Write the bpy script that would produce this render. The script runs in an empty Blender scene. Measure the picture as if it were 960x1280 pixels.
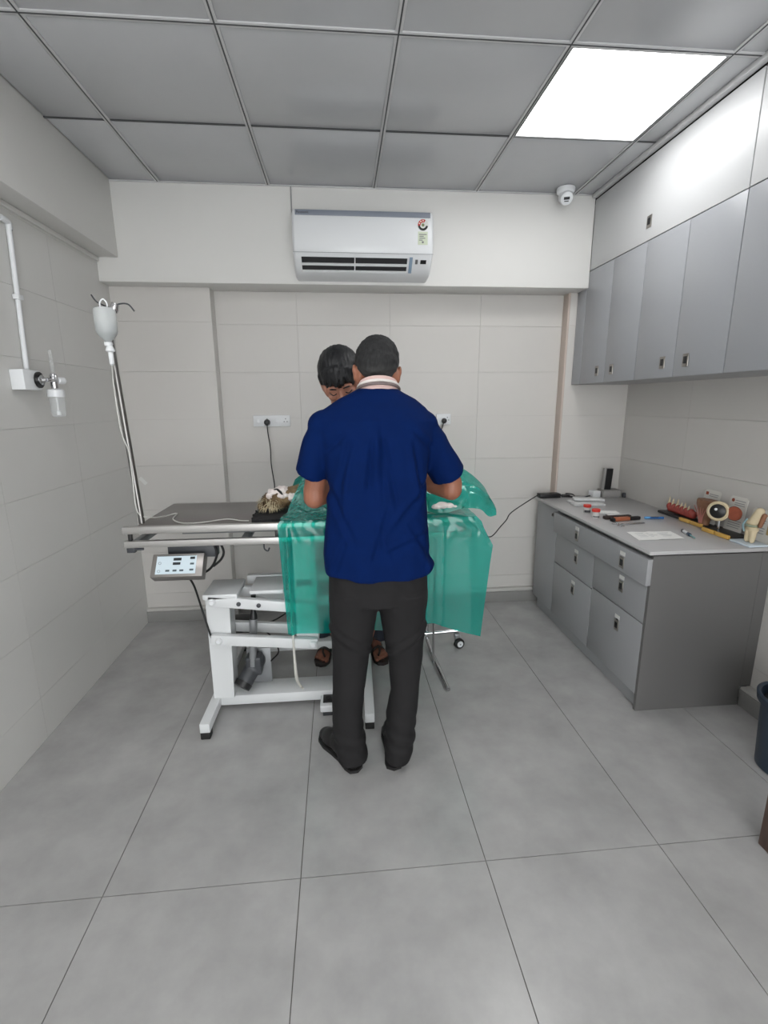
import bpy, bmesh, math, random
from mathutils import Vector, Matrix, noise
random.seed(7)
V = Vector
S = bpy.context.scene
COL = S.collection

# ------------------------------------------------------------------ camera, world, light, exposure
F, YAW, PIT, ROL, H = 603.67, math.radians(4.9938), math.radians(-12.8196), math.radians(-.3796), 1.4686
fw = V((math.sin(YAW)*math.cos(PIT), math.cos(YAW)*math.cos(PIT), math.sin(PIT)))
rt0 = V((math.cos(YAW), -math.sin(YAW), 0)); up0 = rt0.cross(fw)
rt = rt0*math.cos(ROL)+up0*math.sin(ROL); up = -rt0*math.sin(ROL)+up0*math.cos(ROL)
CAM = V((0, 0, H))
cd = bpy.data.cameras.new('camera'); cam = bpy.data.objects.new('camera', cd); COL.objects.link(cam)
m = Matrix((rt, up, -fw)).transposed().to_4x4(); m.translation = CAM
cam.matrix_world = m
cd.sensor_fit = 'HORIZONTAL'; cd.sensor_width = 36; cd.lens = F/960*36; cd.clip_start = .02
S.camera = cam
def U(px, py, ax, val):
    """world point seen at a photo pixel, on the plane axis=val"""
    d = fw+rt*((px-480)/F)-up*((py-640)/F)
    return CAM+d*((val-CAM[ax])/d[ax])

w = bpy.data.worlds.new('world'); S.world = w; w.use_nodes = True
w.node_tree.nodes['Background'].inputs[0].default_value = (.86, .88, .89, 1)
w.node_tree.nodes['Background'].inputs[1].default_value = 3.4
S.view_settings.view_transform = 'Standard'; S.view_settings.look = 'None'
S.view_settings.gamma = 1; S.view_settings.use_curve_mapping = False
S.view_settings.exposure = .88
PANEL_STRENGTH = 4.8

# ------------------------------------------------------------------ helpers
def lin(c):
    return tuple(((x/255)/12.92 if x/255 <= .04045 else ((x/255+.055)/1.055)**2.4) for x in c)
MATS = {}
def mat(name, rgb, rough=.5, metal=0., var=.0, scale=8., bump=0., bscale=200., rgb2=None, aniso=None, spec=.5, emit=0, trans=0, coat=0, objrand=0, alpha=1):
    if name in MATS: return MATS[name]
    mt = bpy.data.materials.new(name); mt.use_nodes = True; nt = mt.node_tree; N = nt.nodes; L = nt.links
    b = N['Principled BSDF']
    c = lin(rgb)
    b.inputs['Base Color'].default_value = (*c, 1); b.inputs['Roughness'].default_value = rough; b.inputs['Metallic'].default_value = metal
    b.inputs['Specular IOR Level'].default_value = spec
    if coat: b.inputs['Coat Weight'].default_value = coat; b.inputs['Coat Roughness'].default_value = .1
    if trans: b.inputs['Transmission Weight'].default_value = trans
    if emit: b.inputs['Emission Color'].default_value = (*c, 1); b.inputs['Emission Strength'].default_value = emit
    if alpha < 1: b.inputs['Alpha'].default_value = alpha
    tc = N.new('ShaderNodeTexCoord'); mp = N.new('ShaderNodeMapping'); L.new(tc.outputs['Object'], mp.inputs[0])
    if aniso: mp.inputs['Scale'].default_value = aniso
    if var or rgb2:
        nz = N.new('ShaderNodeTexNoise'); nz.inputs['Scale'].default_value = scale; nz.inputs['Detail'].default_value = 6; nz.inputs['Roughness'].default_value = .6
        L.new(mp.outputs[0], nz.inputs[0])
        rp = N.new('ShaderNodeValToRGB'); L.new(nz.outputs['Fac'], rp.inputs[0])
        rp.color_ramp.elements[0].position = .3; rp.color_ramp.elements[1].position = .7
        if rgb2: c2 = lin(rgb2); c1 = c
        else: c1 = tuple(x*(1-var) for x in c); c2 = tuple(min(1, x*(1+var)) for x in c)
        rp.color_ramp.elements[0].color = (*c1, 1); rp.color_ramp.elements[1].color = (*c2, 1)
        out = rp.outputs[0]
        if objrand:
            oi = N.new('ShaderNodeObjectInfo'); hs = N.new('ShaderNodeHueSaturation'); mr = N.new('ShaderNodeMapRange')
            mr.inputs['To Min'].default_value = 1-objrand; mr.inputs['To Max'].default_value = 1+objrand
            L.new(oi.outputs['Random'], mr.inputs[0]); L.new(mr.outputs[0], hs.inputs['Value']); L.new(out, hs.inputs['Color']); out = hs.outputs[0]
        L.new(out, b.inputs['Base Color'])
    if bump:
        nb = N.new('ShaderNodeTexNoise'); nb.inputs['Scale'].default_value = bscale; nb.inputs['Detail'].default_value = 4
        L.new(mp.outputs[0], nb.inputs[0])
        bp = N.new('ShaderNodeBump'); bp.inputs['Strength'].default_value = bump; bp.inputs['Distance'].default_value = .002
        L.new(nb.outputs['Fac'], bp.inputs['Height']); L.new(bp.outputs[0], b.inputs['Normal'])
    MATS[name] = mt
    return mt

def tag(o, label=None, cat=None, group=None, kind=None):
    if label: o['label'] = label
    if cat: o['category'] = cat
    if group: o['group'] = group
    if kind: o['kind'] = kind
    return o
def thing(name, label, cat, loc=(0, 0, 0), group=None):
    o = bpy.data.objects.new(name, None); COL.objects.link(o); o.location = loc; o.empty_display_size = .05
    return tag(o, label, cat, group)
def obj(name, bm, mt, parent=None, smooth=True, label=None, kind=None):
    """bmesh in world coordinates -> one mesh object"""
    me = bpy.data.meshes.new(name)
    if isinstance(bm, bpy.types.Mesh): me = bm
    else:
        bmesh.ops.recalc_face_normals(bm, faces=bm.faces[:])
        bm.to_mesh(me); bm.free()
    for mm in (mt if isinstance(mt, (list, tuple)) else [mt]): me.materials.append(mm)
    if smooth:
        me.polygons.foreach_set('use_smooth', [True]*len(me.polygons))
        try: me.set_sharp_from_angle(angle=math.radians(35))
        except Exception: pass
    o = bpy.data.objects.new(name, me); COL.objects.link(o)
    if parent:
        o.parent = parent
        off = V(parent.location)
        if parent.parent: off = off+V(parent.parent.location) if parent.type == 'EMPTY' else V((0, 0, 0))
        if parent.type == 'EMPTY': o.matrix_parent_inverse = Matrix.Translation(-off)
    return tag(o, label, kind=kind)
def B(): return bmesh.new()
def box(bm, a, b, bev=0., M=None):
    x0, y0, z0 = a; x1, y1, z1 = b
    vs = [bm.verts.new(p) for p in [(x0,y0,z0),(x1,y0,z0),(x1,y1,z0),(x0,y1,z0),(x0,y0,z1),(x1,y0,z1),(x1,y1,z1),(x0,y1,z1)]]
    fs = [bm.faces.new([vs[i] for i in f]) for f in [(0,3,2,1),(4,5,6,7),(0,1,5,4),(1,2,6,5),(2,3,7,6),(3,0,4,7)]]
    new = vs
    if bev:
        es = list({e for f in fs for e in f.edges})
        r = bmesh.ops.bevel(bm, geom=es, offset=bev, segments=2, profile=.5, affect='EDGES')
        new = list({v for v in r['verts']} | {v for v in vs if v.is_valid})
    if M is not None: bmesh.ops.transform(bm, matrix=M, verts=[v for v in new if v.is_valid])
    return bm
def hexa(bm, pts):
    vs = [bm.verts.new(p) for p in pts]
    for f in [(0,3,2,1),(4,5,6,7),(0,1,5,4),(1,2,6,5),(2,3,7,6),(3,0,4,7)]: bm.faces.new([vs[i] for i in f])
    return bm
def bar(bm, p0, p1, w, h, bev=0., upv=(0, 0, 1)):
    """box along p0-p1, w wide sideways, h high"""
    p0, p1 = V(p0), V(p1); d = (p1-p0); Ln = d.length; d.normalize(); s = d.cross(V(upv)).normalized(); u = s.cross(d)
    M = Matrix((d, s, u)).transposed().to_4x4(); M.translation = p0
    return box(bm, (0, -w/2, -h/2), (Ln, w/2, h/2), bev, M)
def ring(bm, c, u, v, ru, rv, n=16, p=2.):
    out = []
    for i in range(n):
        a = 2*math.pi*i/n; ca, sa = math.cos(a), math.sin(a)
        x = math.copysign(abs(ca)**(2/p), ca)*ru; y = math.copysign(abs(sa)**(2/p), sa)*rv
        out.append(bm.verts.new(V(c)+V(u)*x+V(v)*y))
    return out
def skin_rings(bm, rings, cap=True):
    for a, b in zip(rings, rings[1:]):
        n = len(a)
        for i in range(n): bm.faces.new([a[i], a[(i+1) % n], b[(i+1) % n], b[i]])
    if cap: bm.faces.new(rings[0][::-1]); bm.faces.new(rings[-1])
def frame(d):
    d = V(d).normalized(); a = V((0, 0, 1)) if abs(d.z) < .95 else V((1, 0, 0))
    u = d.cross(a).normalized(); return u, d.cross(u).normalized()
def cyl(bm, p0, p1, r0, r1=None, n=16, cap=True):
    r1 = r0 if r1 is None else r1; u, v = frame(V(p1)-V(p0))
    skin_rings(bm, [ring(bm, p0, u, v, r0, r0, n), ring(bm, p1, u, v, r1, r1, n)], cap); return bm
def crm(pts, k=6):
    pts = [V(p) for p in pts]; P = [pts[0]*2-pts[1]]+pts+[pts[-1]*2-pts[-2]]; out = []
    for i in range(1, len(P)-2):
        for j in range(k):
            t = j/k; a, b, c, d = P[i-1:i+3]
            out.append(.5*((2*b)+(c-a)*t+(2*a-5*b+4*c-d)*t*t+(3*b-a-3*c+d)*t**3))
    out.append(pts[-1]); return out
def tube(bm, pts, r, n=10, k=6, smooth=True, cap=True):
    P = crm(pts, k) if smooth else [V(p) for p in pts]
    rs = r if isinstance(r, (list, tuple)) else None
    u = None; rings = []
    for i, p in enumerate(P):
        d = (P[min(i+1, len(P)-1)]-P[max(i-1, 0)]).normalized()
        if u is None: u, v = frame(d)
        else:
            u = (u-d*u.dot(d)).normalized(); v = d.cross(u)
        if rs:
            t = i/(len(P)-1)*(len(rs)-1); j = min(int(t), len(rs)-2); rr = rs[j]+(rs[j+1]-rs[j])*(t-j)
        else: rr = r
        rings.append(ring(bm, p, u, v, rr, rr, n))
    skin_rings(bm, rings, cap); return bm
def lathe(bm, prof, c=(0, 0, 0), axis=(0, 0, 1), n=24, cap=True):
    u, v = frame(axis); c = V(c); ax = V(axis).normalized()
    skin_rings(bm, [ring(bm, c+ax*h, u, v, max(r, 1e-4), max(r, 1e-4), n) for r, h in prof], cap); return bm
def ell(bm, c, r, M=None, seg=20):
    q = bmesh.ops.create_uvsphere(bm, u_segments=seg, v_segments=seg//2+2, radius=1)
    T = Matrix.Translation(V(c)) @ Matrix.Diagonal((*r, 1))
    if M is not None: T = M @ T
    bmesh.ops.transform(bm, matrix=T, verts=q['verts']); return bm
def cap_(bm, p0, p1, r0, r1=None, M=None):
    """tapered capsule"""
    r1 = r0 if r1 is None else r1
    p0, p1 = V(p0), V(p1)
    if M is not None: p0, p1 = M @ p0, M @ p1
    cyl(bm, p0, p1, r0, r1, 14); ell(bm, p0, (r0,)*3, seg=14); ell(bm, p1, (r1,)*3, seg=14); return bm
def prism(bm, poly, y0, y1, axes='xz'):
    """polygon extruded along the remaining axis"""
    def P(a, b, t):
        return {'xz': (a, t, b), 'yz': (t, a, b), 'xy': (a, b, t)}[axes]
    A = [bm.verts.new(P(a, b, y0)) for a, b in poly]; C_ = [bm.verts.new(P(a, b, y1)) for a, b in poly]
    bm.faces.new(A); bm.faces.new(C_[::-1]); n = len(poly)
    for i in range(n): bm.faces.new([A[i], C_[i], C_[(i+1) % n], A[(i+1) % n]])
    return bm
def fuse(bm, voxel=.006, smooth=3, disp=None):
    """one continuous skin around every shape in bm"""
    me = bpy.data.meshes.new('tmp'); bm.normal_update(); bmesh.ops.recalc_face_normals(bm, faces=bm.faces[:]); bm.to_mesh(me); bm.free()
    o = bpy.data.objects.new('tmp', me); COL.objects.link(o)
    r = o.modifiers.new('r', 'REMESH'); r.mode = 'VOXEL'; r.voxel_size = voxel
    if smooth:
        s = o.modifiers.new('s', 'SMOOTH'); s.iterations = smooth; s.factor = .5
    dg = bpy.context.evaluated_depsgraph_get()
    out = bpy.data.meshes.new_from_object(o.evaluated_get(dg)); bpy.data.objects.remove(o)
    if disp:
        ns = [v.normal.copy() for v in out.vertices]
        for v, nn in zip(out.vertices, ns): v.co = v.co + disp(v.co.copy(), nn)
    return out
def link_copy(o, name_parent_loc, extra=None):
    """copy a thing with its parts and sub-parts"""
    c = o.copy(); COL.objects.link(c); c.location = name_parent_loc
    for ch in list(o.children):
        d = ch.copy(); COL.objects.link(d); d.parent = c
        for g in ch.children: e = g.copy(); COL.objects.link(e); e.parent = d
    return c

# ------------------------------------------------------------------ materials
M_floor = mat('floor_tile', (168, 167, 166), .27, var=.13, scale=4.5, bump=.05, bscale=60, objrand=.02)
M_grout = mat('grout', (92, 88, 84), .8)
M_wt = mat('wall_tile', (200, 197, 193), .32, var=.02, scale=2, objrand=.008)
M_wg = mat('wall_grout', (186, 183, 179), .7)
M_paint = mat('wall_paint', (220, 219, 216), .55, var=.015, scale=2)
M_lw = mat('left_wall_tile', (205, 204, 201), .35, var=.02, scale=2, objrand=.008)
M_ceil = mat('ceiling_metal_tile', (184, 185, 187), .22, metal=.0, var=.03, scale=3, spec=.6, objrand=.012)
M_grid = mat('ceiling_grid', (200, 200, 201), .35, spec=.6)
M_dark = mat('dark_gap', (40, 40, 42), .7)
M_skirt = mat('skirting_tile', (140, 139, 137), .4, var=.06, scale=5)
M_skcap = mat('skirting_cap', (190, 188, 184), .45)
M_bead = mat('corner_bead', (190, 176, 166), .5)
M_grey = mat('grey_laminate', (154, 155, 157), .38, var=.02, scale=300)
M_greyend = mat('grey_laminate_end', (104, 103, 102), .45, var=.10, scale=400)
M_greyup = mat('grey_laminate_light', (156, 158, 162), .32, var=.015, scale=300)
M_white = mat('white_laminate', (196, 197, 198), .35)
M_wplastic = mat('white_plastic', (222, 224, 226), .3)
M_wmetal = mat('white_powder_coat', (214, 216, 217), .35)
M_steel = mat('stainless', (176, 174, 171), .26, metal=1, aniso=(2, 60, 60), var=.05, scale=4)
M_steelrail = mat('stainless_rail', (200, 198, 196), .34, metal=.85, aniso=(2, 60, 60), var=.05, scale=4)
M_steeltop = mat('stainless_top', (120, 115, 113), .3, metal=.55, aniso=(1, 40, 1), var=.04, scale=5)
M_chrome = mat('chrome', (200, 200, 202), .12, metal=1)
M_black = mat('black_plastic', (22, 22, 24), .4)
M_rubber = mat('black_rubber', (26, 25, 25), .7)
M_dgrey = mat('dark_grey_plastic', (62, 64, 68), .45)
M_mgrey = mat('mid_grey_metal', (140, 142, 144), .35, metal=.3)
M_latch = mat('latch_metal', (150, 146, 140), .3, metal=.8)
M_sticker = mat('white_sticker', (215, 215, 212), .6)
M_skin1 = mat('skin_tan', (150, 98, 76), .5, var=.08, scale=25, bump=.1, bscale=300)
M_skin2 = mat('skin_light', (176, 124, 104), .5, var=.06, scale=25)
M_skin3 = mat('skin_feet', (124, 78, 60), .55, var=.08, scale=25)
M_shirt = mat('navy_cloth', (4, 28, 76), .85, var=.07, scale=12, bump=.15, bscale=500, spec=.08)
M_trs = mat('charcoal_cloth', (33, 32, 33), .85, var=.08, scale=14, bump=.15, bscale=500, spec=.25)
M_shoe = mat('black_shoe', (28, 26, 27), .42)
M_hair1 = mat('greying_hair', (12, 12, 13), .8, rgb2=(40, 40, 41), scale=30, aniso=(6, 6, 1), bump=.6, bscale=60)
M_hair2 = mat('black_hair', (6, 7, 9), .5, rgb2=(20, 21, 26), scale=30, aniso=(6, 6, 1), bump=.6, bscale=60)
M_pink = mat('pale_pink_cloth', (208, 178, 172), .8)
M_red = mat('red_lid', (200, 48, 36), .4)
M_paper = mat('paper', (240, 240, 237), .7)
M_ink = mat('ink', (120, 122, 126), .7)

def hair_grey(mt, z0, z1):
    nt = mt.node_tree; N = nt.nodes; L = nt.links; b = N['Principled BSDF']; src = b.inputs['Base Color'].links[0].from_socket
    tc = N.new('ShaderNodeTexCoord'); sp = N.new('ShaderNodeSeparateXYZ'); mr = N.new('ShaderNodeMapRange'); mx = N.new('ShaderNodeMix'); mx.data_type = 'RGBA'
    L.new(tc.outputs['Object'], sp.inputs[0]); L.new(sp.outputs['Z'], mr.inputs[0]); mr.inputs['From Min'].default_value = z0; mr.inputs['From Max'].default_value = z1
    mr.inputs['To Min'].default_value = .75; mr.inputs['To Max'].default_value = 0
    L.new(mr.outputs[0], mx.inputs['Factor']); L.new(src, mx.inputs['A']); mx.inputs['B'].default_value = (*lin((96, 95, 94)), 1); L.new(mx.outputs['Result'], b.inputs['Base Color'])
# ------------------------------------------------------------------ the room
XL, XR, YB, YF, ZC = -1.354, 1.97, 3.33, -1.7, 2.67
ZS, YS, XLB, ZLB, XC = 2.152, 3.118, -1.234, 2.279, 1.561
PX, PY, CX, CY = -.77, 3.23, 1.505, 3.255         # left pilaster edge/front, right column edge/front
def struct(name, bm, mt, parent=None, **k):
    o = obj(name, bm, mt, parent, **k)
    if not parent: o['kind'] = 'structure'
    return o
fl = struct('floor', box(B(), (XL-.1, YF-.1, -.06), (XR+.1, YB+.1, -.003)), M_grout, smooth=False)
# floor tiles 0.6 x 1.2 m
g = .0014
for i in range(-1, 5):
    for j in range(-3, 1):
        fa = .0052
        x0, x1 = -.7628+.6*i, -.7628+.6*(i+1); y0, y1 = 1.25+1.2*j, (1.25+1.2*j+1.2 if j < 0 else 3.4)
        def sk(x, y): return (x-(y-1.25)*fa, y+(x+.76)*fa)
        pts = [sk(x0+g, y0+g), sk(x1-g, y0+g), sk(x1-g, y1-g), sk(x0+g, y1-g)]
        pts = [(min(max(x, XL), XR), min(max(y, YF), YB)) for x, y in pts]
        if pts[1][0]-pts[0][0] < .01 or pts[2][1]-pts[1][1] < .01: continue
        obj('tile', hexa(B(), [(x, y, -.004) for x, y in pts]+[(x, y, 0) for x, y in pts]), M_floor, fl, smooth=False)

def wall_tiles(parent, rects, axis, pos, sgn, u0, du, z0, dz, mt, holes=()):
    """tiles on a wall: rects = (umin,umax,zmin,zmax)"""
    t = .006; gp = .0006
    for (ua, ub, za, zb) in rects:
        i = math.floor((ua-u0)/du)
        while u0+i*du < ub:
            a, b = max(ua, u0+i*du), min(ub, u0+(i+1)*du)
            j = math.floor((za-z0)/dz)
            while z0+j*dz < zb:
                c, d = max(za, z0+j*dz), min(zb, z0+(j+1)*dz)
                if b-a > .01 and d-c > .01:
                    lo, hi = sorted((pos, pos+sgn*t))
                    if axis == 1: A, C_ = (a+gp, lo, c+gp), (b-gp, hi, d-gp)
                    else: A, C_ = (lo, a+gp, c+gp), (hi, b-gp, d-gp)
                    obj('tile', box(B(), A, C_), mt, parent, smooth=False)
                j += 1
            i += 1
T = .006
wb = struct('wall_back', box(B(), (XL-.1, YB+T, -.06), (XR+.1, YB+.12, ZC+.1)), M_wg, smooth=False)
wall_tiles(wb, [(PX, CX, .085, ZS)], 1, YB+T, -1, -.26, .6, .785, .2925, M_wt)
# left pilaster and right column, tiled
pl = struct('wall_pilaster', box(B(), (XL, PY+T, 0), (PX-T, YB+T, ZS)), M_wg, smooth=False)
wall_tiles(pl, [(XL, PX, .085, ZS)], 1, PY+T, -1, PX-.6, .6, .785, .2925, M_wt)
wall_tiles(pl, [(PY+T, YB, .085, ZS)], 0, PX-T, 1, 3.0, .6, .785, .2925, M_wt)
cl = struct('wall_column', box(B(), (CX+T, CY+T, 0), (XR, YB+T, ZS)), M_wg, smooth=False)
wall_tiles(cl, [(CX, XR, .085, ZS)], 1, CY+T, -1, CX, .6, .785, .2925, M_wt)
struct('trim_1', box(B(), (CX-.004, CY-.004, .0), (CX+.010, YB, ZS), .002), M_bead)
wl = struct('wall_left', box(B(), (XL-.12, YF-.1, -.06), (XL-T, YB+.1, ZC+.1)), mat('left_wall_grout', (200, 199, 196), .6), smooth=False)
wall_tiles(wl, [(YF, YB, 0, ZLB)], 0, XL-T, 1, .23, .6, .785, .2925, M_lw)
wr = struct('wall_right', box(B(), (XR+T, YF-.1, -.06), (XR+.12, YB+.1, ZC+.1)), M_wg, smooth=False)
wall_tiles(wr, [(YF, CY, .085, 1.6)], 0, XR+T, -1, .23, .6, .785, .2925, M_wt)
wf = B()      # unseen wall behind the camera; its wide opening is added to let in fill light
box(wf, (XL-.1, YF-.12, -.06), (-.9, YF, ZC+.1)); box(wf, (1.5, YF-.12, -.06), (XR+.1, YF, ZC+.1)); box(wf, (-.9, YF-.12, 2.3), (1.5, YF, ZC+.1))
struct('wall_front', wf, M_paint, smooth=False)
# beams
struct('beam_back', box(B(), (XL, YS, ZS), (XC, YB+.004, ZC+.05), .003), M_paint)
struct('beam_left', box(B(), (XL, YF, ZLB), (XLB, YS, ZC+.05), .003), M_paint)
struct('trim_2', box(B(), (XL, YF, ZLB-.022), (XL+.014, YS, ZLB), .003), M_paint)
# skirting
def skirting(n, a, b, c0, c1):
    o = struct(n, box(B(), a, b, .003), M_skirt); obj('cap', box(B(), c0, c1, .006), M_skcap, o); return o
skirting('baseboard_back', (PX, YB-.035, 0), (CX, YB+T, .082), (PX, YB-.035, .0825), (CX, YB+T, .108))
skirting('baseboard_pilaster', (XL, PY-.03, 0), (PX+.03, PY+T, .078), (XL, PY-.03, .0785), (PX+.03, PY+T, .100))
skirting('baseboard_right', (XR-.055, YF, 0), (XR+T, 1.955, .085), (XR-.055, YF, .0855), (XR+T, 1.955, .10))

# ceiling
ce = struct('ceiling', box(B(), (XL-.1, YF-.1, ZC+.03), (XR+.1, YB+.1, ZC+.1)), M_dark, smooth=False)
gx = [XLB]+[.8266+(i-3)*.6 for i in range(5)]+[XC]
gy = [YS, 2.515, 1.915, 1.315, .715, .115, -.485, -1.085, YF][::-1]
LIGHTS = {(4, 6), (1, 4), (2, 1)}         # grid cells that hold LED panels; the one behind the camera is added fill
for i in range(len(gx)-1):
    for j in range(len(gy)-1):
        if (i, j) in LIGHTS: continue
        a, b, c, d = gx[i]+.005, gx[i+1]-.005, gy[j]+.005, gy[j+1]-.005
        bm = B(); box(bm, (a, c, ZC), (b, d, ZC+.012), .003)
        obj('ceiling_tile', bm, M_ceil, ce)
M_led = mat('led_diffuser', (255, 255, 255), .5, emit=PANEL_STRENGTH)
for k, (i, j) in enumerate(sorted(LIGHTS)):
    a, b, c, d = gx[i], gx[i+1], gy[j], gy[j+1]
    t = thing('ceiling_light', ['square LED ceiling panel by the left beam above the viewpoint', 'added unseen LED ceiling panel behind the camera for fill light', 'bright white square LED panel set in the ceiling grid near the wall cabinets'][k], 'light', ((a+b)/2, (c+d)/2, ZC))
    bm = B()
    for q in [((a+.006, c+.006), (b-.006, c+.016)), ((a+.006, d-.016), (b-.006, d-.006)), ((a+.006, c+.016), (a+.016, d-.016)), ((b-.016, c+.016), (b-.006, d-.016))]:
        box(bm, (*q[0], ZC-.004), (*q[1], ZC+.014))
    obj('frame', bm, M_grid, t, smooth=False)
    obj('diffuser', box(B(), (a+.016, c+.016, ZC-.001), (b-.016, d-.016, ZC+.012)), M_led, t, smooth=False)
M_groove = mat('grid_groove', (70, 71, 73), .6)
for x in gx[1:-1]:
    obj('grid_bar', box(B(), (x-.012, YF, ZC-.004), (x+.012, YS, ZC+.002), .001), M_grid, ce)
    obj('grid_groove', box(B(), (x-.0028, YF, ZC-.0046), (x+.0028, YS, ZC-.0005)), M_groove, ce, smooth=False)
for y in gy[1:-1]:
    if abs(y-2.515) < .01 or abs(y-1.315) < .01:
        obj('grid_bar', box(B(), (XLB, y-.005, ZC-.002), (XC, y+.005, ZC+.003)), M_groove, ce, smooth=False); continue
    obj('grid_bar', box(B(), (XLB, y-.012, ZC-.0042), (XC, y+.012, ZC+.002), .001), M_grid, ce)
    obj('grid_groove', box(B(), (XLB, y-.0028, ZC-.005), (XC, y+.0028, ZC-.0005)), M_groove, ce, smooth=False)
struct('trim_3', box(B(), (XLB, YS-.012, ZC-.006), (XC, YS, ZC+.0), .001), M_grid)
struct('trim_4', box(B(), (XC-.028, YF, ZC-.022), (XC-.001, YS-.013, ZC-.0006), .002), M_grid)

# ------------------------------------------------------------------ upper cabinets
def latch(parent, X, y, z, s=1.):
    s *= 1.2
    la = obj('latch', box(B(), (X-.004, y-.016*s, z-.024*s), (X, y+.016*s, z+.024*s), .002), M_latch, parent)
    obj('latch_button', box(B(), (X-.006, y-.009*s, z-.012*s), (X-.0035, y+.009*s, z+.014*s), .001), M_black, la)
    return la
CB, CT, CW = 1.575, 2.25, XC
def upper(n, y0, y1, doors, lat, lab, zt=CT, name='wall_cabinet', z0=CB, mt=M_greyup, bt=M_grey):
    t = thing(name, lab, 'cabinet', (1.77, (y0+y1)/2, z0))
    obj('carcass', box(B(), (CW+.022, y0+.0005, z0), (XR, y1-.0005, zt-.001)), bt, t, smooth=False)
    for k, (a, b) in enumerate(doors):
        d = obj('door', box(B(), (CW, a+.0018, z0+.001), (CW+.020, b-.0018, zt-.003), .0012), mt, t)
        if lat[k]: latch(d, CW, lat[k][0], lat[k][1])
    return t
upper(0, 2.538, CY-.001, [(3.138, CY-.001), (2.843, 3.138), (2.538, 2.843)], [None, (2.928, 1.645), (2.767, 1.644)],
      'grey two-door wall cabinet at the far end, against the back wall column')
upper(0, 1.920, 2.537, [(2.230, 2.537), (1.920, 2.230)], [(2.313, 1.646), (2.151, 1.645)], 'grey two-door wall cabinet in the middle of the run, largest latches in view')
upper(0, 1.312, 1.919, [(1.616, 1.919), (1.312, 1.616)], [(1.69, 1.645), (1.54, 1.645)], 'grey wall cabinet nearest the camera, cut by the right picture edge')
upper(0, 1.920, YS-.001, [(1.921, YS-.001)], [(2.541, 2.338)], 'long white overhead loft cabinet door with one small latch, beside the back beam', zt=ZC-.024, name='loft_cabinet', z0=CT+.001, mt=M_white, bt=M_white)
upper(0, 1.312, 1.919, [(1.312, 1.919)], [(1.5, 2.338)], 'short white overhead loft cabinet nearest the camera at the right picture edge', zt=ZC-.024, name='loft_cabinet', z0=CT+.001, mt=M_white, bt=M_white)

# ------------------------------------------------------------------ base cabinet
BX, BE = 1.385, 1.955
t = thing('base_cabinet', 'long grey base cabinet with drawers under the worktop along the right wall', 'cabinet', (1.68, 2.6, 0))
obj('carcass', box(B(), (BX+.022, BE+.02, .075), (XR-.001, CY-.002, .793)), M_grey, t, smooth=False)
obj('plinth', box(B(), (BX+.024, BE+.004, 0), (XR-.056, CY-.04, .0745)), M_grey, t, smooth=False)
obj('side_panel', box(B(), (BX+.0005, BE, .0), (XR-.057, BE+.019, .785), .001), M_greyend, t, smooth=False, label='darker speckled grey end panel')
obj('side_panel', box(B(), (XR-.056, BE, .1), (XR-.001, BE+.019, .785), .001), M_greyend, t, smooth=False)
def front(name, y0, y1, z0, z1, out=0.):
    return obj(name, box(B(), (BX-out, y0+.0022, z0+.002), (BX+(.0 if out else .020), y1-.0022, z1-.002), .0015), M_grey, t)
d = front('door', 2.932, CY-.003, .078, .782)
lk = obj('lock', cyl(B(), (BX-.006, 3.0, .735), (BX, 3.0, .735), .011, n=16), M_latch, d); 
obj('keyhole', box(B(), (BX-.008, 2.997, .727), (BX-.005, 3.003, .743)), M_black, d)
def fit_latch(d, y, z, X=BX, extra=False):
    latch(d, X, y, z, 1.0)
    obj('sticker', box(B(), (X-.0015, y-.021, z+.036), (X, y+.021, z+.056)), M_sticker, d, smooth=False)
# wide top drawer, slightly pulled out
d = front('drawer', 1.952, 2.932, .642, .772, .024); 
p = U(722, 662, 0, BX-.022); q = U(779, 692, 0, BX-.022)
fit_latch(d, p.y, .695, BX-.0241); fit_latch(d, q.y, .692, BX-.0241)
d = front('drawer', 2.446, 2.932, .435, .640); p = U(720, 697, 0, BX); fit_latch(d, p.y, .545)
d = front('drawer', 2.446, 2.932, .078, .433); p = U(716, 734, 0, BX); fit_latch(d, p.y, .345)
d = front('drawer', 1.973, 2.444, .448, .640); p = U(776, 736, 0, BX); fit_latch(d, p.y, .558)
d = front('drawer', 1.973, 2.444, .078, .446); p = U(771, 778, 0, BX); fit_latch(d, p.y, .345)
obj('keyhole', cyl(B(), (BX-.003, p.y, .372), (BX, p.y, .372), .009), M_black, d)
wt = obj('worktop', box(B(), (BX-.028, BE-.012, .7935), (XR, CY, .811), .003), mat('worktop_laminate', (182, 181, 181), .3, var=.03, scale=250))
tag(wt, 'grey laminate worktop lying on the long base cabinet by the right wall', 'worktop')
ZT = .8115

# ------------------------------------------------------------------ air conditioner
t = thing('air_conditioner', 'white split air conditioner mounted on the back beam', 'air conditioner', (.15, 3.0, 2.165))
ax0, ax1 = -.235, .540
prof = [(3.117, 2.492), (2.95, 2.492), (2.925, 2.485), (2.912, 2.466), (2.905, 2.40), (2.905, 2.30), (2.915, 2.255), (2.985, 2.190), (3.03, 2.172), (3.117, 2.168)]
def inset(pr, k): return [(y if y > 3.1 else y+k, z-(k if z > 2.33 else -k)) for y, z in pr]
bm = B()
secs = [(ax0, .016), (ax0+.006, .005), (ax0+.016, 0), (ax1-.016, 0), (ax1-.006, .005), (ax1, .016)]
rings = [[bm.verts.new((x, y, z)) for y, z in inset(prof, k)] for x, k in secs]
skin_rings(bm, rings)
obj('body', bm, M_wplastic, t)
obj('top_strip', box(B(), (ax0+.02, 2.9065, 2.452), (ax1-.02, 2.915, 2.478), .001), mat('strip_grey', (120, 126, 138), .35), t)
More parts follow.
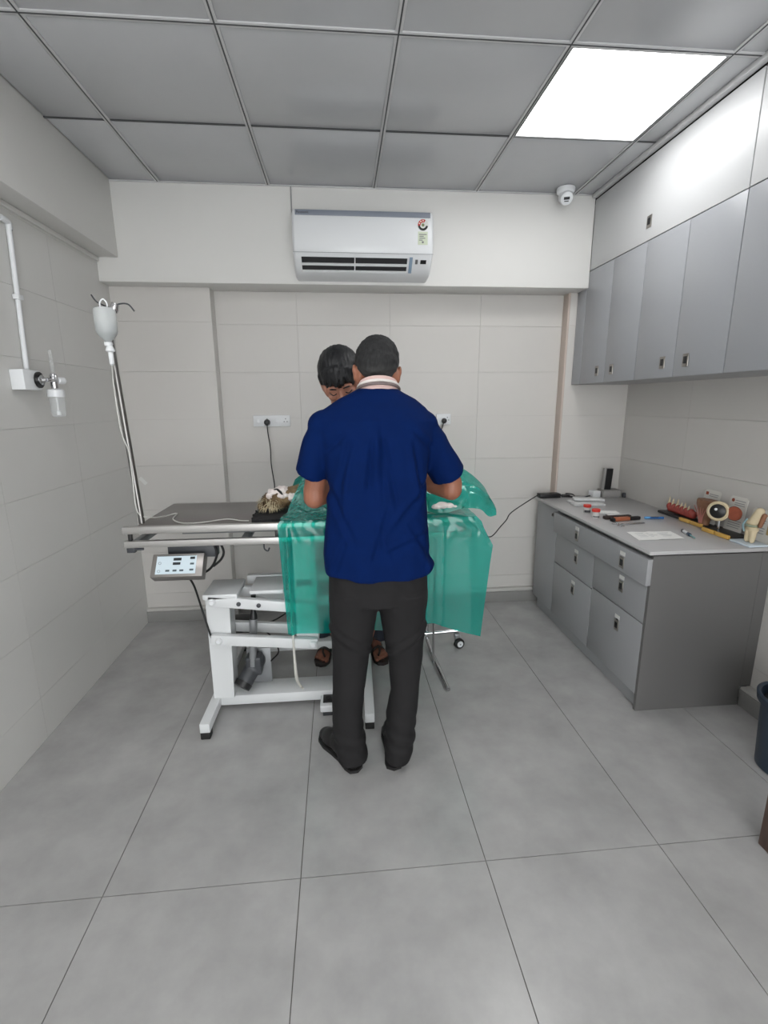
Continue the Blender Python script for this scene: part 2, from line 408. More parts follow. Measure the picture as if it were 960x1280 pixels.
# vent: dark recess on the sloping chin, with two louvres
def chin(x, s, o=0.):                    # point on the sloping lower front: s 0..1 down the slope, o out of it
    a, b = V((x, 2.915, 2.255)), V((x, 2.985, 2.190)); n_ = V((0, -.065, -.070)).normalized(); return a+(b-a)*s+n_*o
def chinquad(bm, x0, x1, s0, s1, o0, o1):
    hexa(bm, [chin(x0, s1, o0), chin(x1, s1, o0), chin(x1, s0, o0), chin(x0, s0, o0), chin(x0, s1, o1), chin(x1, s1, o1), chin(x1, s0, o1), chin(x0, s0, o1)]); return bm
vx0, vx1 = U(377, 325, 1, 2.93).x, U(509, 328, 1, 2.93).x
obj('air_outlet', chinquad(B(), vx0, vx1, .08, .92, .0002, .0022), M_dark, t, smooth=False)
for s in (.42, .86): obj('louvre', chinquad(B(), vx0, vx1, s, s+.12, .001, .010), M_wplastic, t, smooth=False)
obj('divider', chinquad(B(), (vx0+vx1)/2-.003, (vx0+vx1)/2+.003, .08, .95, .002, .006), M_wplastic, t, smooth=False)
obj('accent_strip', chinquad(B(), vx1+.012, vx1+.030, .0, 1., .0002, .002), mat('accent_blue', (140, 160, 180), .4), t, smooth=False)
obj('display_window', chinquad(B(), vx1+.075, vx1+.108, .16, .40, .0002, .002), M_black, t, smooth=False)
obj('sensor', chinquad(B(), vx1+.046, vx1+.060, .14, .42, .0002, .0015), mat('sensor_grey', (110, 110, 112), .5), t, smooth=False)
obj('seam', box(B(), (ax0+.002, 2.9040, 2.268), (ax1-.002, 2.9062, 2.2700)), mat('seam_grey', (150, 152, 156), .5), t, smooth=False)
# energy label
lb = obj('energy_label', box(B(), (.452, 2.9032, 2.316), (.506, 2.9050, 2.382)), mat('label_pale_green', (206, 214, 192), .5), t, smooth=False)
cx_, cz_ = .479, 2.415
bm = B(); cyl(bm, (cx_, 2.9050, cz_), (cx_, 2.9030, cz_), .030, n=32)
obj('star_rating_disc', bm, M_sticker, t, smooth=False)
def sector(a0, a1, r0, r1, y):
    bm = B(); n_ = 18; A = []
    for i in range(n_+1):
        a = math.radians(a0+(a1-a0)*i/n_); A.append([bm.verts.new((cx_+r*math.cos(a), y, cz_+r*math.sin(a))) for r in (r0, r1)])
    for p, q in zip(A, A[1:]): bm.faces.new([p[0], p[1], q[1], q[0]])
    e = bmesh.ops.extrude_face_region(bm, geom=bm.faces[:]); bmesh.ops.translate(bm, vec=(0, -.0006, 0), verts=[v for v in e['geom'] if isinstance(v, bmesh.types.BMVert)])
    return bm
obj('black_arc', sector(150, 350, .017, .028, 2.9029), M_black, lb, smooth=False)
obj('red_arc', sector(60, 190, .013, .028, 2.9026), mat('label_red', (176, 40, 36), .5), lb, smooth=False)
obj('green_core', sector(0, 359, .0, .008, 2.9029), mat('label_olive', (120, 130, 90), .5), lb, smooth=False)
for k in range(3):
    a = math.radians(90+35*k); sx, sz = cx_+.021*math.cos(a), cz_+.021*math.sin(a)
    star = [(sx+(.0055 if i % 2 == 0 else .0024)*math.sin(i*math.pi/5), sz+(.0055 if i % 2 == 0 else .0024)*math.cos(i*math.pi/5)) for i in range(10)]
    obj('star', prism(B(), star, 2.9014, 2.9021), mat('label_star', (235, 225, 215), .5), lb, smooth=False)
bm = B()
for k, (x0, x1) in enumerate([(.458, .500), (.460, .484), (.460, .492), (.458, .478)]): box(bm, (x0, 2.9026, 2.366-k*.0095), (x1, 2.9031, 2.370-k*.0095))
box(bm, (.474, 2.9026, 2.324), (.484, 2.9031, 2.334))
obj('print', bm, M_ink, lb, smooth=False)
def text(s, size, M, mt, parent, name='lettering', ext=.0004):
    c = bpy.data.curves.new('t', 'FONT'); c.body = s; c.size = size; c.extrude = ext; c.align_x = 'LEFT'
    o = bpy.data.objects.new('t', c); COL.objects.link(o); bpy.context.view_layer.update()
    me = bpy.data.meshes.new_from_object(o.evaluated_get(bpy.context.evaluated_depsgraph_get())); bpy.data.objects.remove(o)
    me.transform(M); return obj(name, me, mt, parent, smooth=False)
text('Panasonic', .017, Matrix.Translation((ax0+.026, 2.9058, 2.4595)) @ Matrix.Rotation(math.pi/2, 4, 'X'), M_black, t)
# power cord of the unit going up into the ceiling
tag(obj('ac_cable', tube(B(), [(-.247, 3.112, 2.665), (-.2475, 3.112, 2.58), (-.246, 3.112, 2.49), (-.236, 3.112, 2.47)], .0035, n=8), mat('cable_grey', (150, 150, 150), .5)),
    'thin grey cable dropping from the ceiling to the air conditioner', 'cable')

# ------------------------------------------------------------------ security camera
c = V((1.335, 3.035, ZC-.001))
t = thing('security_camera', 'small white dome security camera on the ceiling corner by the loft cabinet', 'camera', c)
obj('mount', lathe(B(), [(.050, 0), (.052, -.006), (.050, -.022), (.042, -.030)], c), M_wplastic, t)
bm = B(); ell(bm, c+V((0, -.004, -.046)), (.042, .042, .042)); obj('housing', bm, M_wplastic, t)
nd = V((-.22, -.8, -.45)).normalized()
cc = c+V((0, -.004, -.046))
h = obj('hood', lathe(B(), [(.036, .012), (.036, .032), (.033, .050), (.030, .052)], cc, nd), M_wplastic, t)
obj('lens', box(B(), (-.016, -.006, 0), (.016, .008, .006), .002, Matrix.Translation(cc+nd*.050) @ nd.to_track_quat('Z', 'Y').to_matrix().to_4x4()), M_black, t)
obj('sensor_slot', box(B(), (-.012, -.016, 0), (.012, -.011, .005), .001, Matrix.Translation(cc+nd*.050) @ nd.to_track_quat('Z', 'Y').to_matrix().to_4x4()), M_dgrey, t)

# ------------------------------------------------------------------ operating table
t = thing('operating_table', 'stainless steel veterinary operating table on a white scissor-lift frame', 'table', (-.17, 2.36, 0))
TX0, TX1, TY0, TY1, TZ = -.905, .585, 2.10, 2.62, .945
obj('tabletop', box(B(), (TX0, TY0+.004, .925), (TX1, TY1, TZ), .003), M_steeltop, t)
obj('rail', box(B(), (TX0-.035, TY0-.022, .924), (TX1+.01, TY0+.0035, .956), .003), M_steelrail, t)
obj('rail', box(B(), (TX0-.035, TY0-.020, .862), (TX1+.01, TY0+.0035, .892), .003), M_steelrail, t)
obj('rail', box(B(), (TX0, TY1+.001, .915), (TX1, TY1+.022, .945), .003), M_steelrail, t)
obj('rail', box(B(), (TX0, TY1+.001, .862), (TX1, TY1+.020, .892), .003), M_steelrail, t)
for x in (TX0-.005, -.45, .10, TX1-.03): obj('cross_bar', box(B(), (x, TY0+.006, .864), (x+.028, TY1-.002, .892), .002), M_mgrey, t)
for x in (TX0-.016, -.30, .3): obj('spacer', box(B(), (x, TY0-.016, .8925), (x+.014, TY0+.002, .9235), .001), M_black, t)
obj('under_tray', box(B(), (-.72, TY0+.06, .897), (.45, TY1-.05, .920), .003), M_mgrey, t)
k = obj('clamp', box(B(), (-.935, TY0-.012, .838), (-.900, TY0+.012, .861), .003), M_dgrey, t)
obj('clamp_screw', cyl(B(), (-.900, TY0, .852), (-.868, TY0, .852), .006), M_dgrey, k)
obj('hook', tube(B(), [(-.352, TY0-.008, .862), (-.350, TY0-.010, .838), (-.336, TY0-.010, .828), (-.328, TY0-.010, .842)], .0035, n=8), M_dgrey, t)
# columns
cf = obj('fixed_column', hexa(B(), [(-.640, 2.135, .081), (-.545, 2.135, .081), (-.545, 2.235, .081), (-.640, 2.235, .081), (-.640, 2.135, .60), (-.532, 2.135, .60), (-.532, 2.235, .60), (-.640, 2.235, .60)]), M_wmetal, t)
obj('cap_plate', box(B(), (-.640, 2.10, .601), (-.487, 2.30, .626), .004), M_wmetal, t)
obj('moving_column', box(B(), (-.235, 2.136, .345), (-.130, 2.230, .862), .004), M_wmetal, t)
obj('nameplate', box(B(), (-.222, 2.134, .640), (-.150, 2.1358, .668)), M_dgrey, t, smooth=False)
obj('moving_column', box(B(), (.02, 2.36, .345), (.10, 2.44, .862), .004), M_wmetal, t)
obj('bracket', box(B(), (-.44, 2.14, .604), (-.285, 2.33, .622), .003), M_wmetal, t)
obj('head_beam', box(B(), (-.486, 2.333, .585), (.10, 2.365, .628), .003), M_wmetal, t)
for y, nm in ((2.115, 'front'), (2.262, 'rear')):
    for (z0, z1) in ((.594, .535), (.402, .357)):
        a_ = obj('lift_arm', bar(B(), (-.622, y, z0+.001), (-.135, y, z1), .030, .050, .004), M_wmetal, t)
        if y < 2.2:
            zz = lambda x: z0+(z1-z0)*(x+.622)/.487
            for x in ((-.585, -.155) if z0 < .5 else (-.60, -.16)): obj('bolt', lathe(B(), [(.0165, 0), (.0165, -.006), (.010, -.012)], (x, 2.0998, zz(x)), (0, 1, 0)), M_wplastic, a_)
            if z0 > .5:
                for x in (-.483, -.394): obj('bolt', lathe(B(), [(.010, 0), (.010, -.004), (.005, -.007)], (x, 2.0998, zz(x)), (0, 1, 0)), M_dgrey, a_)
# base
obj('base_bar', box(B(), (-.645, 2.15, .030), (.085, 2.285, .080), .004), M_wmetal, t)
obj('base_bar', box(B(), (-.58, 2.62, .050), (.085, 2.69, .100), .004), M_wmetal, t)
for (xa, ya, xb, yb) in ((U(257, 925, 2, .0).x, 1.945, U(272, 873, 2, .08).x, 2.78), (U(462.5, 912, 2, .0).x, 1.945, U(461.5, 828, 2, .08).x, 2.78)):
    f_ = obj('foot', bar(B(), (xa, ya, .056), (xb, yb, .056), .045, .046, .004), M_wmetal, t)
    obj('rubber_pad', box(B(), (xa-.021, ya+.001, 0), (xa+.021, ya+.045, .0325), .003), M_rubber, f_)
    obj('rubber_pad', box(B(), (xb-.021, yb-.045, 0), (xb+.021, yb-.001, .0325), .003), M_rubber, f_)
# actuator
ac = obj('actuator', cyl(B(), (-.440, 2.19, .462), (-.458, 2.19, .215), .0185, n=20), M_mgrey, t)
obj('piston', lathe(B(), [(.0115, .12), (.0115, .035), (.017, .02), (.019, 0)], (-.4398, 2.19, .4622), (.06, 0, 1)), M_black, ac)
bm = B(); cyl(bm, (-.445, 2.235, .215), (-.500, 2.165, .140), .040, .040, 20); ell(bm, (-.445, 2.235, .215), (.041,)*3); box(bm, (-.490, 2.175, .165), (-.415, 2.245, .262), .008)
obj('motor', fuse(bm, .006, 2), M_dgrey, ac)
obj('motor_cap', cyl(B(), (-.4995, 2.166, .141), (-.512, 2.150, .124), .042, .040, 24), M_black, ac)
hexs = box(B(), (-.500, 2.255, .082), (-.380, 2.262, .27), .002)
obj('motor_bracket', hexs, M_mgrey, t)
obj('power_supply', box(B(), (-.615, 2.50, .235), (-.52, 2.58, .315), .006), M_black, t)
obj('shelf_bar', box(B(), (-.60, 2.59, .34), (-.05, 2.615, .40), .003), M_wmetal, t)
obj('cable', tube(B(), [(-.52, 2.54, .28), (-.40, 2.5, .30), (-.25, 2.52, .38), (-.15, 2.56, .37)], .004, n=8), M_black, t)
obj('cable', tube(B(), [(-.519, 2.52, .25), (-.42, 2.44, .26), (-.35, 2.32, .22), (-.38, 2.25, .20)], .004, n=8), M_black, t)
obj('cable', tube(B(), [(-.60, 2.35, .26), (-.66, 2.33, .22), (-.64, 2.3, .12), (-.62, 2.32, .02)], .0035, n=8), M_black, t)
# control box, face tilted up towards the surgeon
cbw, cbh, cbd = .225, .118, .055
e0 = U(193, 693, 1, 2.085); e1 = U(257, 691, 1, 2.085); e2 = U(187, 722, 1, 2.02)
xd = V((e1.x-e0.x, .0, (e1.z-e0.z)*.4)).normalized(); zd = V((0, e0.y-e2.y, e0.z-e2.z)).normalized(); nd_ = xd.cross(zd).normalized()   # points away from camera
O = V((e2.x, 2.02, e2.z))
MB = Matrix((xd, zd, nd_)).transposed().to_4x4(); MB.translation = O      # local: x right, y up the face, z towards viewer
cbw = (e1-e0).length*1.0; cbh = (e0-e2).length
cb = obj('control_box', box(B(), (0, 0, -cbd), (cbw, cbh, 0), .003, MB), mat('steel_box', (150, 146, 143), .35, metal=.7), t)
obj('hanger', box(B(), (-.775, 2.12, .80), (-.565, 2.17, .861), .002), M_dgrey, t)
obj('face_plate', box(B(), (.020, .012, .0003), (cbw-.030, cbh-.010, .0018), 0, MB), mat('membrane_blue_white', (205, 220, 228), .35), cb, smooth=False)
pw, ph = cbw-.05, cbh-.022
def fp(name, u, v, su, sv, mt):
    x, y = .020+pw*u, .012+ph*v
    return obj(name, box(B(), (x-su*pw/2, y-sv*ph/2, .0019), (x+su*pw/2, y+sv*ph/2, .0030), .0003, MB), mt, cb, smooth=False)
M_disp = mat('display_dark', (28, 34, 40), .3); M_btn = mat('button_slate', (78, 92, 100), .5)
fp('display', .52, .80, .20, .15, M_disp); fp('display', .51, .56, .19, .14, M_disp); fp('display', .90, .85, .12, .13, M_disp)
for u, v in ((.90, .53), (.90, .20), (.30, .18), (.48, .18), (.65, .18)): fp('button', u, v, .10, .10, M_btn)
fp('band', .5, .985, .97, .02, M_btn)
for v in (.60, .16):
    x, y = .020+pw*.085, .012+ph*v
    bm = B(); pts = [MB @ V((x+.0055*math.cos(a*.35), y+.0055*math.sin(a*.35), .0022)) for a in range(19)]
    obj('dial_mark', tube(bm, pts, .0006, n=6, smooth=False), M_btn, cb)
obj('cable', tube(B(), [(-.69, 2.10, .715), (-.672, 2.11, .66), (-.655, 2.13, .54), (-.628, 2.12, .43), (-.63, 2.20, .30), (-.65, 2.26, .20)], .0045, n=8), M_black, t)
obj('cable', tube(B(), [(-.575, 2.12, .86), (-.562, 2.11, .82), (-.577, 2.11, .775), (-.60, 2.11, .745), (-.63, 2.11, .728), (-.665, 2.11, .715)], .0055, n=8), M_black, t)
obj('cable', tube(B(), [(-.548, 2.13, .86), (-.535, 2.12, .82), (-.55, 2.12, .785), (-.585, 2.12, .755)], .0055, n=8), M_black, t)

# ------------------------------------------------------------------ foot pedal
c0 = U(414, 893, 2, 0)
t = thing('foot_pedal', 'white foot pedal with black tread beside the table frame foot', 'foot switch', (c0.x+.02, c0.y+.04, 0))
x0, y0 = U(400, 893, 2, .035).x, U(405, 896, 2, 0).y
obj('base', box(B(), (x0+.012, y0+.006, 0), (x0+.10, y0+.085, .022), .003), M_dgrey, t)
obj('housing', box(B(), (x0, y0, .0225), (x0+.125, y0+.096, .058), .005), M_wplastic, t)
p_ = obj('tread', box(B(), (x0+.013, y0+.022, .0585), (x0+.112, y0+.085, .064), .002), M_black, t)
for kx in (.04, .085):
    obj('button', cyl(B(), (x0+kx, y0+.052, .0641), (x0+kx, y0+.052, .069), .014), M_rubber, p_)

# ------------------------------------------------------------------ drip stand with bottle
pb, pt_ = V((-.876, 2.135, .958)), U(131, 386, 1, 2.135)
t = thing('drip_stand', 'stainless drip pole rising from the left end of the operating table', 'drip stand', (-.876, 2.135, .957))
M_pole = mat('pole_steel', (128, 126, 124), .28, metal=.9)
obj('pole', cyl(B(), pb, pt_, .0125, n=16), M_pole, t)
obj('hook', tube(B(), [pt_+V((.03, 0, .0)), pt_+V((.0, -.02, .012)), pt_+V((-.015, -.033, .022)), pt_+V((-.030, -.033, .045))], .003, n=8), M_dgrey, t)
obj('hook', tube(B(), [pt_+V((.02, 0, .0)), pt_+V((.055, 0, .018)), pt_+V((.090, 0, .018)), pt_+V((.112, 0, -.008))], .003, n=8), M_dgrey, t)
obj('hub', lathe(B(), [(.016, 0), (.018, .012), (.014, .035)], pt_+V((.030, 0, -.012)), (.4, 0, 1)), M_chrome, t)
# bottle (hangs upside down from the hook)
bc = V((-.898, 2.075, 1.66))
bc.x = U(133, 410, 1, 2.075).x
zt_, zb_ = U(131, 385, 1, 2.075).z, U(136, 428, 1, 2.075).z
t = thing('drip_bottle', 'half-empty clear plastic drip bottle hanging upside down from the pole', 'bottle', (bc.x, bc.y, zb_))
M_bot = mat('bottle_plastic', (220, 224, 224), .3, alpha=.5); M_liq = mat('drip_liquid', (150, 156, 158), .1, alpha=.6)
hh = zt_-zb_
bl = obj('bottle', lathe(B(), [(.012, 0), (.014, .06*hh), (.024, .13*hh), (.034, .23*hh), (.039, .33*hh), (.040, .6*hh), (.040, .92*hh), (.035, .99*hh), (.018, 1.03*hh)], (bc.x, bc.y, zb_), (0, 0, 1)), M_bot, t)
obj('liquid', lathe(B(), [(.010, .03*hh), (.012, .07*hh), (.022, .14*hh), (.032, .24*hh), (.037, .34*hh), (.038, .54*hh)], (bc.x, bc.y, zb_), (0, 0, 1)), M_liq, bl)
obj('hanger_ring', tube(B(), [(bc.x-.011, bc.y, zt_-.004), (bc.x-.013, bc.y, zt_+.018), (bc.x, bc.y, zt_+.032), (bc.x+.013, bc.y, zt_+.018), (bc.x+.011, bc.y, zt_-.004)], .003, n=8), M_wplastic, t)
obj('stopper', lathe(B(), [(.014, -.012), (.016, -.006), (.015, .001)], (bc.x, bc.y, zb_-.001), (0, 0, 1)), M_wplastic, t)
zc0 = U(138, 436, 1, 2.075).z; zc1 = U(139, 457, 1, 2.075).z
obj('drip_chamber', lathe(B(), [(.003, 0), (.009, .006), (.0095, (zc0-zc1)*.8), (.017, (zc0-zc1)*.86), (.017, (zc0-zc1)*.93), (.006, zc0-zc1+.02)], (bc.x+.004, bc.y, zc1), (0, 0, 1)), M_wplastic, t)
tx = [(bc.x+.004, bc.y, zc1+.001), tuple(U(142, 480, 1, 2.11)), tuple(U(148, 520, 1, 2.112)), tuple(U(153, 545, 1, 2.112)), tuple(U(161, 565, 1, 2.115)), tuple(U(166, 600, 1, 2.116)), tuple(U(172, 640, 1, 2.118)), (-.845, 2.17, .975), (-.832, 2.30, .952), (-.80, 2.36, .950), (-.78, 2.24, .950), (-.72, 2.16, .950), (-.66, 2.15, .950), (-.60, 2.17, .950), (-.53, 2.21, .950), (-.46, 2.17, .950), (-.425, 2.165, .950)]
tag(obj('drip_tube', tube(B(), tx, .0028, n=8), mat('clear_tube', (205, 205, 200), .3)), 'thin clear drip tube running down the pole and across the tabletop', 'tube')

# ------------------------------------------------------------------ oxygen outlet on the left wall
X0 = XL+.001
t = thing('conduit', 'white plastic conduit running down the left wall to the outlet box', 'conduit', (X0, 2.32, 1.6))
ctop = U(10, 280, 0, X0+.01); cbot = U(33, 462, 0, X0+.01)
obj('pipe', tube(B(), [(X0+.011, ctop.y, ctop.z), (X0+.011, cbot.y+.0, cbot.z)], .010, n=12, smooth=False), M_wplastic, t)
obj('elbow', tube(B(), [(X0+.011, ctop.y+.001, ctop.z-.02), (X0+.011, ctop.y, ctop.z+.004), (X0+.011, ctop.y-.02, ctop.z+.010), (X0+.011, ctop.y-.05, ctop.z+.010)], .0125, n=12), M_wplastic, t)
obj('pipe', cyl(B(), (X0+.011, ctop.y-.05, ctop.z+.010), (X0+.011, ctop.y-.9, ctop.z+.010), .010), M_wplastic, t)
zc = U(20, 371, 0, X0+.01)
obj('clip', box(B(), (X0, ctop.y+(cbot.y-ctop.y)*.5-.017, zc.z-.010), (X0+.026, ctop.y+(cbot.y-ctop.y)*.5+.017, zc.z+.010), .002), M_wplastic, t)
b0 = U(27, 465, 0, X0+.05); b1 = U(52, 488, 0, X0+.05)
t = thing('outlet_box', 'white square gas outlet box on the left wall below the conduit', 'outlet', (X0, (b0.y+b1.y)/2, b1.z))
obj('box', box(B(), (X0, b0.y, b1.z), (X0+.055, b1.y, cbot.z-.004), .003), M_wplastic, t)
yc = b1.y-.006; zm = (b1.z+cbot.z)/2
t = thing('oxygen_regulator', 'chrome oxygen flowmeter with a clear humidifier bottle on the left wall', 'flowmeter', (X0+.06, yc, zm))
cA = V((X0+.056, b1.y-.02, zm))
obj('socket_ring', lathe(B(), [(.034, 0), (.034, .006), (.022, .007)], cA, (1, 0, 0)), M_black, t)
obj('socket', lathe(B(), [(.022, .0075), (.022, .016), (.012, .020), (.009, .034)], cA, (1, 0, 0)), M_chrome, t)
elb = cA+V((.036, .050, .0))
obj('stem', tube(B(), [cA+V((.034, 0, 0)), cA+V((.042, .012, 0)), elb], .009, n=12), M_chrome, t)
obj('valve_body', lathe(B(), [(.014, -.035), (.016, -.02), (.016, .02), (.011, .030)], elb, (0, 0, 1)), M_chrome, t)
kn = obj('knob', lathe(B(), [(.011, .016), (.015, .020), (.015, .048), (.012, .052)], elb, (.35, 1, 0)), M_wplastic, t)
M_clear = mat('clear_plastic', (220, 224, 225), .08, alpha=.28)
obj('flow_tube', lathe(B(), [(.008, .031), (.008, .125), (.004, .13)], elb, (0, 0, 1)), mat('clear_tube_thin', (210, 214, 214), .1, alpha=.15), t)
obj('bottle_lid', lathe(B(), [(.033, -.072), (.034, -.066), (.034, -.042), (.024, -.036)], elb, (0, 0, 1)), M_wplastic, t)
hb = obj('humidifier_bottle', lathe(B(), [(.024, -.158), (.028, -.154), (.030, -.12), (.031, -.073)], elb, (0, 0, 1)), M_clear, t)
obj('bubbler', lathe(B(), [(.008, -.15), (.008, -.135), (.003, -.13), (.003, -.074)], elb, (0, 0, 1), n=12), M_wplastic, hb)
obj('spout', cyl(B(), elb+V((.0, .025, -.052)), elb+V((.0, .05, -.049)), .004), M_dgrey, t)

# tape scrap, wall sockets
p = U(179, 601, 1, PY)
Mx = Matrix.Translation((p.x, PY-.0012, p.z)) @ Matrix.Rotation(math.radians(50), 4, 'Y')
tag(obj('tape', box(B(), (-.028, -.0008, -.012), (.028, .0008, .012), 0, Mx), M_sticker, smooth=False), 'small scrap of white tape stuck on the pilaster beside the drip pole', 'tape')
def outlet(x0, x1, lab, plugx):
    t = thing('power_socket', lab, 'socket', ((x0+x1)/2, YB, 1.35))
    pl_ = obj('plate', box(B(), (x0, YB-.012, 1.315), (x1, YB-.0005, 1.388), .003), M_wplastic, t)
    n_ = max(1, round((x1-x0)/.06)); w_ = (x1-x0)/n_
    for k in range(n_):
        if k % 2 == 0: obj('switch', box(B(), (x0+w_*(k+.30), YB-.016, 1.338), (x0+w_*(k+.68), YB-.0122, 1.368), .0015), M_wplastic, t)
        else:
            bm = B()
            for dx, dz in ((0, .012), (-.010, -.006), (.010, -.006)): cyl(bm, (x0+w_*(k+.5)+dx, YB-.0135, 1.352+dz), (x0+w_*(k+.5)+dx, YB-.0118, 1.352+dz), .0032, n=10)
            obj('pin_holes', bm, M_dark, t)
    return t
s0, s1 = U(317, 526, 1, YB).x, U(363, 526, 1, YB).x
outlet(s0, s1, 'wide white wall socket with a black plug, left of the people', 0)
q0, q1 = .655, U(563, 525, 1, YB).x
outlet(q0, q1, 'white wall socket with a black plug, partly behind the man in blue', 0)
px_ = U(334, 528, 1, YB-.02)
t = thing('power_plug', 'black plug and cord in the wide left wall socket', 'plug', (px_.x, YB-.02, px_.z))
obj('plug', lathe(B(), [(.018, 0), (.021, .008), (.017, .028), (.008, .032)], (px_.x, YB-.0165, px_.z), (0, -1, 0)), M_black, t)
pts = [(px_.x, YB-.035, px_.z-.012)]+[tuple(U(a, b, 1, c)) for a, b, c in ((335, 542, 3.28), (338, 560, 3.25), (339, 580, 3.2), (343, 605, 3.1), (344, 622, 2.9))]+[(-.30, 2.70, .90), (-.30, 2.69, .6)]
obj('cord', tube(B(), pts, .0038, n=8), M_black, t)
p2 = U(555, 526, 1, YB-.02)
t = thing('power_plug', 'black plug in the right wall socket beside the man in blue', 'plug', (p2.x, YB-.02, p2.z))
obj('plug', lathe(B(), [(.016, 0), (.019, .008), (.015, .024), (.008, .028)], (p2.x, YB-.0165, p2.z), (0, -1, 0)), M_black, t)
obj('cord', tube(B(), [(p2.x-.005, YB-.035, p2.z-.012), (p2.x-.02, YB-.03, p2.z-.06), (p2.x-.08, YB-.02, p2.z-.2), (p2.x-.1, YB-.05, p2.z-.45)], .0035, n=8), M_black, t)

# ------------------------------------------------------------------ instrument stand with casters
t = thing('instrument_stand', 'chrome instrument stand on casters behind the right end of the table', 'stand', (.48, 2.68, 0))
pp = U(533, 795, 1, 2.70); cq = U(571, 789, 1, 2.68)
obj('crossbar', tube(B(), [(.05, 2.70, pp.z), (cq.x+.005, 2.68, cq.z+.004)], .012, n=12, smooth=False), M_chrome, t)
obj('post', cyl(B(), (pp.x, 2.70, pp.z+.010), (pp.x+.01, 2.70, 1.02), .0125), M_chrome, t)
le = U(559, 859, 2, .012)
obj('leg', tube(B(), [(pp.x, 2.685, pp.z-.004), (pp.x+.008, 2.58, pp.z-.035), (pp.x+.010, 2.48, .03), (le.x, le.y, .0125), (le.x, le.y-.006, .0122)], .0115, n=12), M_chrome, t)
ps = U(542, 815, 1, 2.42)
obj('post', tube(B(), [(ps.x, 2.42, .045), (ps.x-.004, 2.42, .30), (ps.x+.002, 2.42, .855)], .006, n=10, smooth=False), M_chrome, t)
obj('tray', box(B(), (.28, 2.66, 1.021), (.60, 3.0, 1.034), .004), M_steelrail, t)
for cx2, lab in ((cq.x, 0), (.07, 1)):
    ck = obj('caster', box(B(), (cx2-.016, 2.655, .060), (cx2+.016, 2.695, .083), .004), M_mgrey, t)
    wc = V((cx2+.008, 2.645, .031)); ad = V((.25, -1, 0)).normalized()
    obj('fork', box(B(), (cx2-.014, 2.662, .035), (cx2-.006, 2.688, .065), .002), M_mgrey, t)
    wh = obj('wheel', lathe(B(), [(.024, -.012), (.031, -.008), (.031, .010), (.026, .013)], wc, ad, n=28), M_rubber, t)
    obj('hub_disc', lathe(B(), [(.019, .0132), (.019, .016), (.006, .018)], wc, ad), M_wplastic, wh)
    obj('axle', lathe(B(), [(.005, .0182), (.004, .021)], wc, ad, n=12), M_mgrey, wh)

# ------------------------------------------------------------------ people
def head(bm, M):
    ell(bm, (0, -.012, .030), (.072, .092, .084), M); ell(bm, (0, .030, -.030), (.058, .060, .080), M)
    ell(bm, (0, .052, -.088), (.026, .026, .024), M); ell(bm, (.034, .040, -.060), (.026, .038, .034), M); ell(bm, (-.034, .040, -.060), (.026, .038, .034), M)
    cap_(bm, (0, .085, .012), (0, .108, -.024), .009, .014, M); ell(bm, (.013, .096, -.028), (.009, .010, .008), M); ell(bm, (-.013, .096, -.028), (.009, .010, .008), M)
    for s_ in (-1, 1):
        ell(bm, (s_*.030, .078, .026), (.022, .012, .008), M); ell(bm, (s_*.036, .068, -.018), (.022, .018, .018), M)
        ell(bm, (s_*.079, -.006, -.010), (.010, .020, .034), M); ell(bm, (s_*.086, -.015, .004), (.007, .014, .022), M)
    ell(bm, (.062, .004, -.012), (.018, .045, .045), M); ell(bm, (-.062, .004, -.012), (.018, .045, .045), M)
    ell(bm, (0, .088, -.052), (.024, .010, .006), M); ell(bm, (0, .085, -.063), (.020, .010, .007), M)
def hand(bm, wrist, d, n, side, curl=.6, s=1.):
    """palm and five fingers; d points along the hand, n is the back of the hand, side=+1 puts the thumb towards d x n"""
    d, n = V(d).normalized(), V(n).normalized(); n = (n-d*n.dot(d)).normalized(); t_ = d.cross(n)*side; W = V(wrist)
    M = Matrix((t_, d, n)).transposed().to_4x4(); M.translation = W
    ell(bm, (0, .045*s, 0), (.041*s, .052*s, .016*s), M); ell(bm, (0, .015*s, 0), (.029*s, .03*s, .018*s), M)
    for k, (ox, L_) in enumerate(((.032, .068), (.011, .076), (-.011, .070), (-.032, .054))):
        p = V((ox*s, .085*s, 0)); a = .25+.1*k*.3
        for seg, (fr, r0, r1) in enumerate(((.45, .0092, .0085), (.30, .0085, .0078), (.25, .0078, .0068))):
            q = p+V((ox*.06, math.cos(a), -math.sin(a)))*L_*fr*s
            cap_(bm, p, q, r0*s, r1*s, M); p = q; a += curl
    p = V((.030*s, .020*s, -.004*s)); q = p+V((.034, .030, -.012))*s; cap_(bm, p, q, .012*s, .010*s, M)
    cap_(bm, q, q+V((.010, .030, -.014))*s, .010*s, .008*s, M)
def fold(p, fx=9, fz=2.2, seed=0):
    """soft cloth folds running mostly up and down"""
    a = noise.noise(V((p.x*fx+seed, p.y*fx, p.z*fz)))
    b = noise.noise(V((p.x*fx*2.2+seed+7, p.y*fx*2, p.z*fz*1.8)))
    return a*.65+b*.35

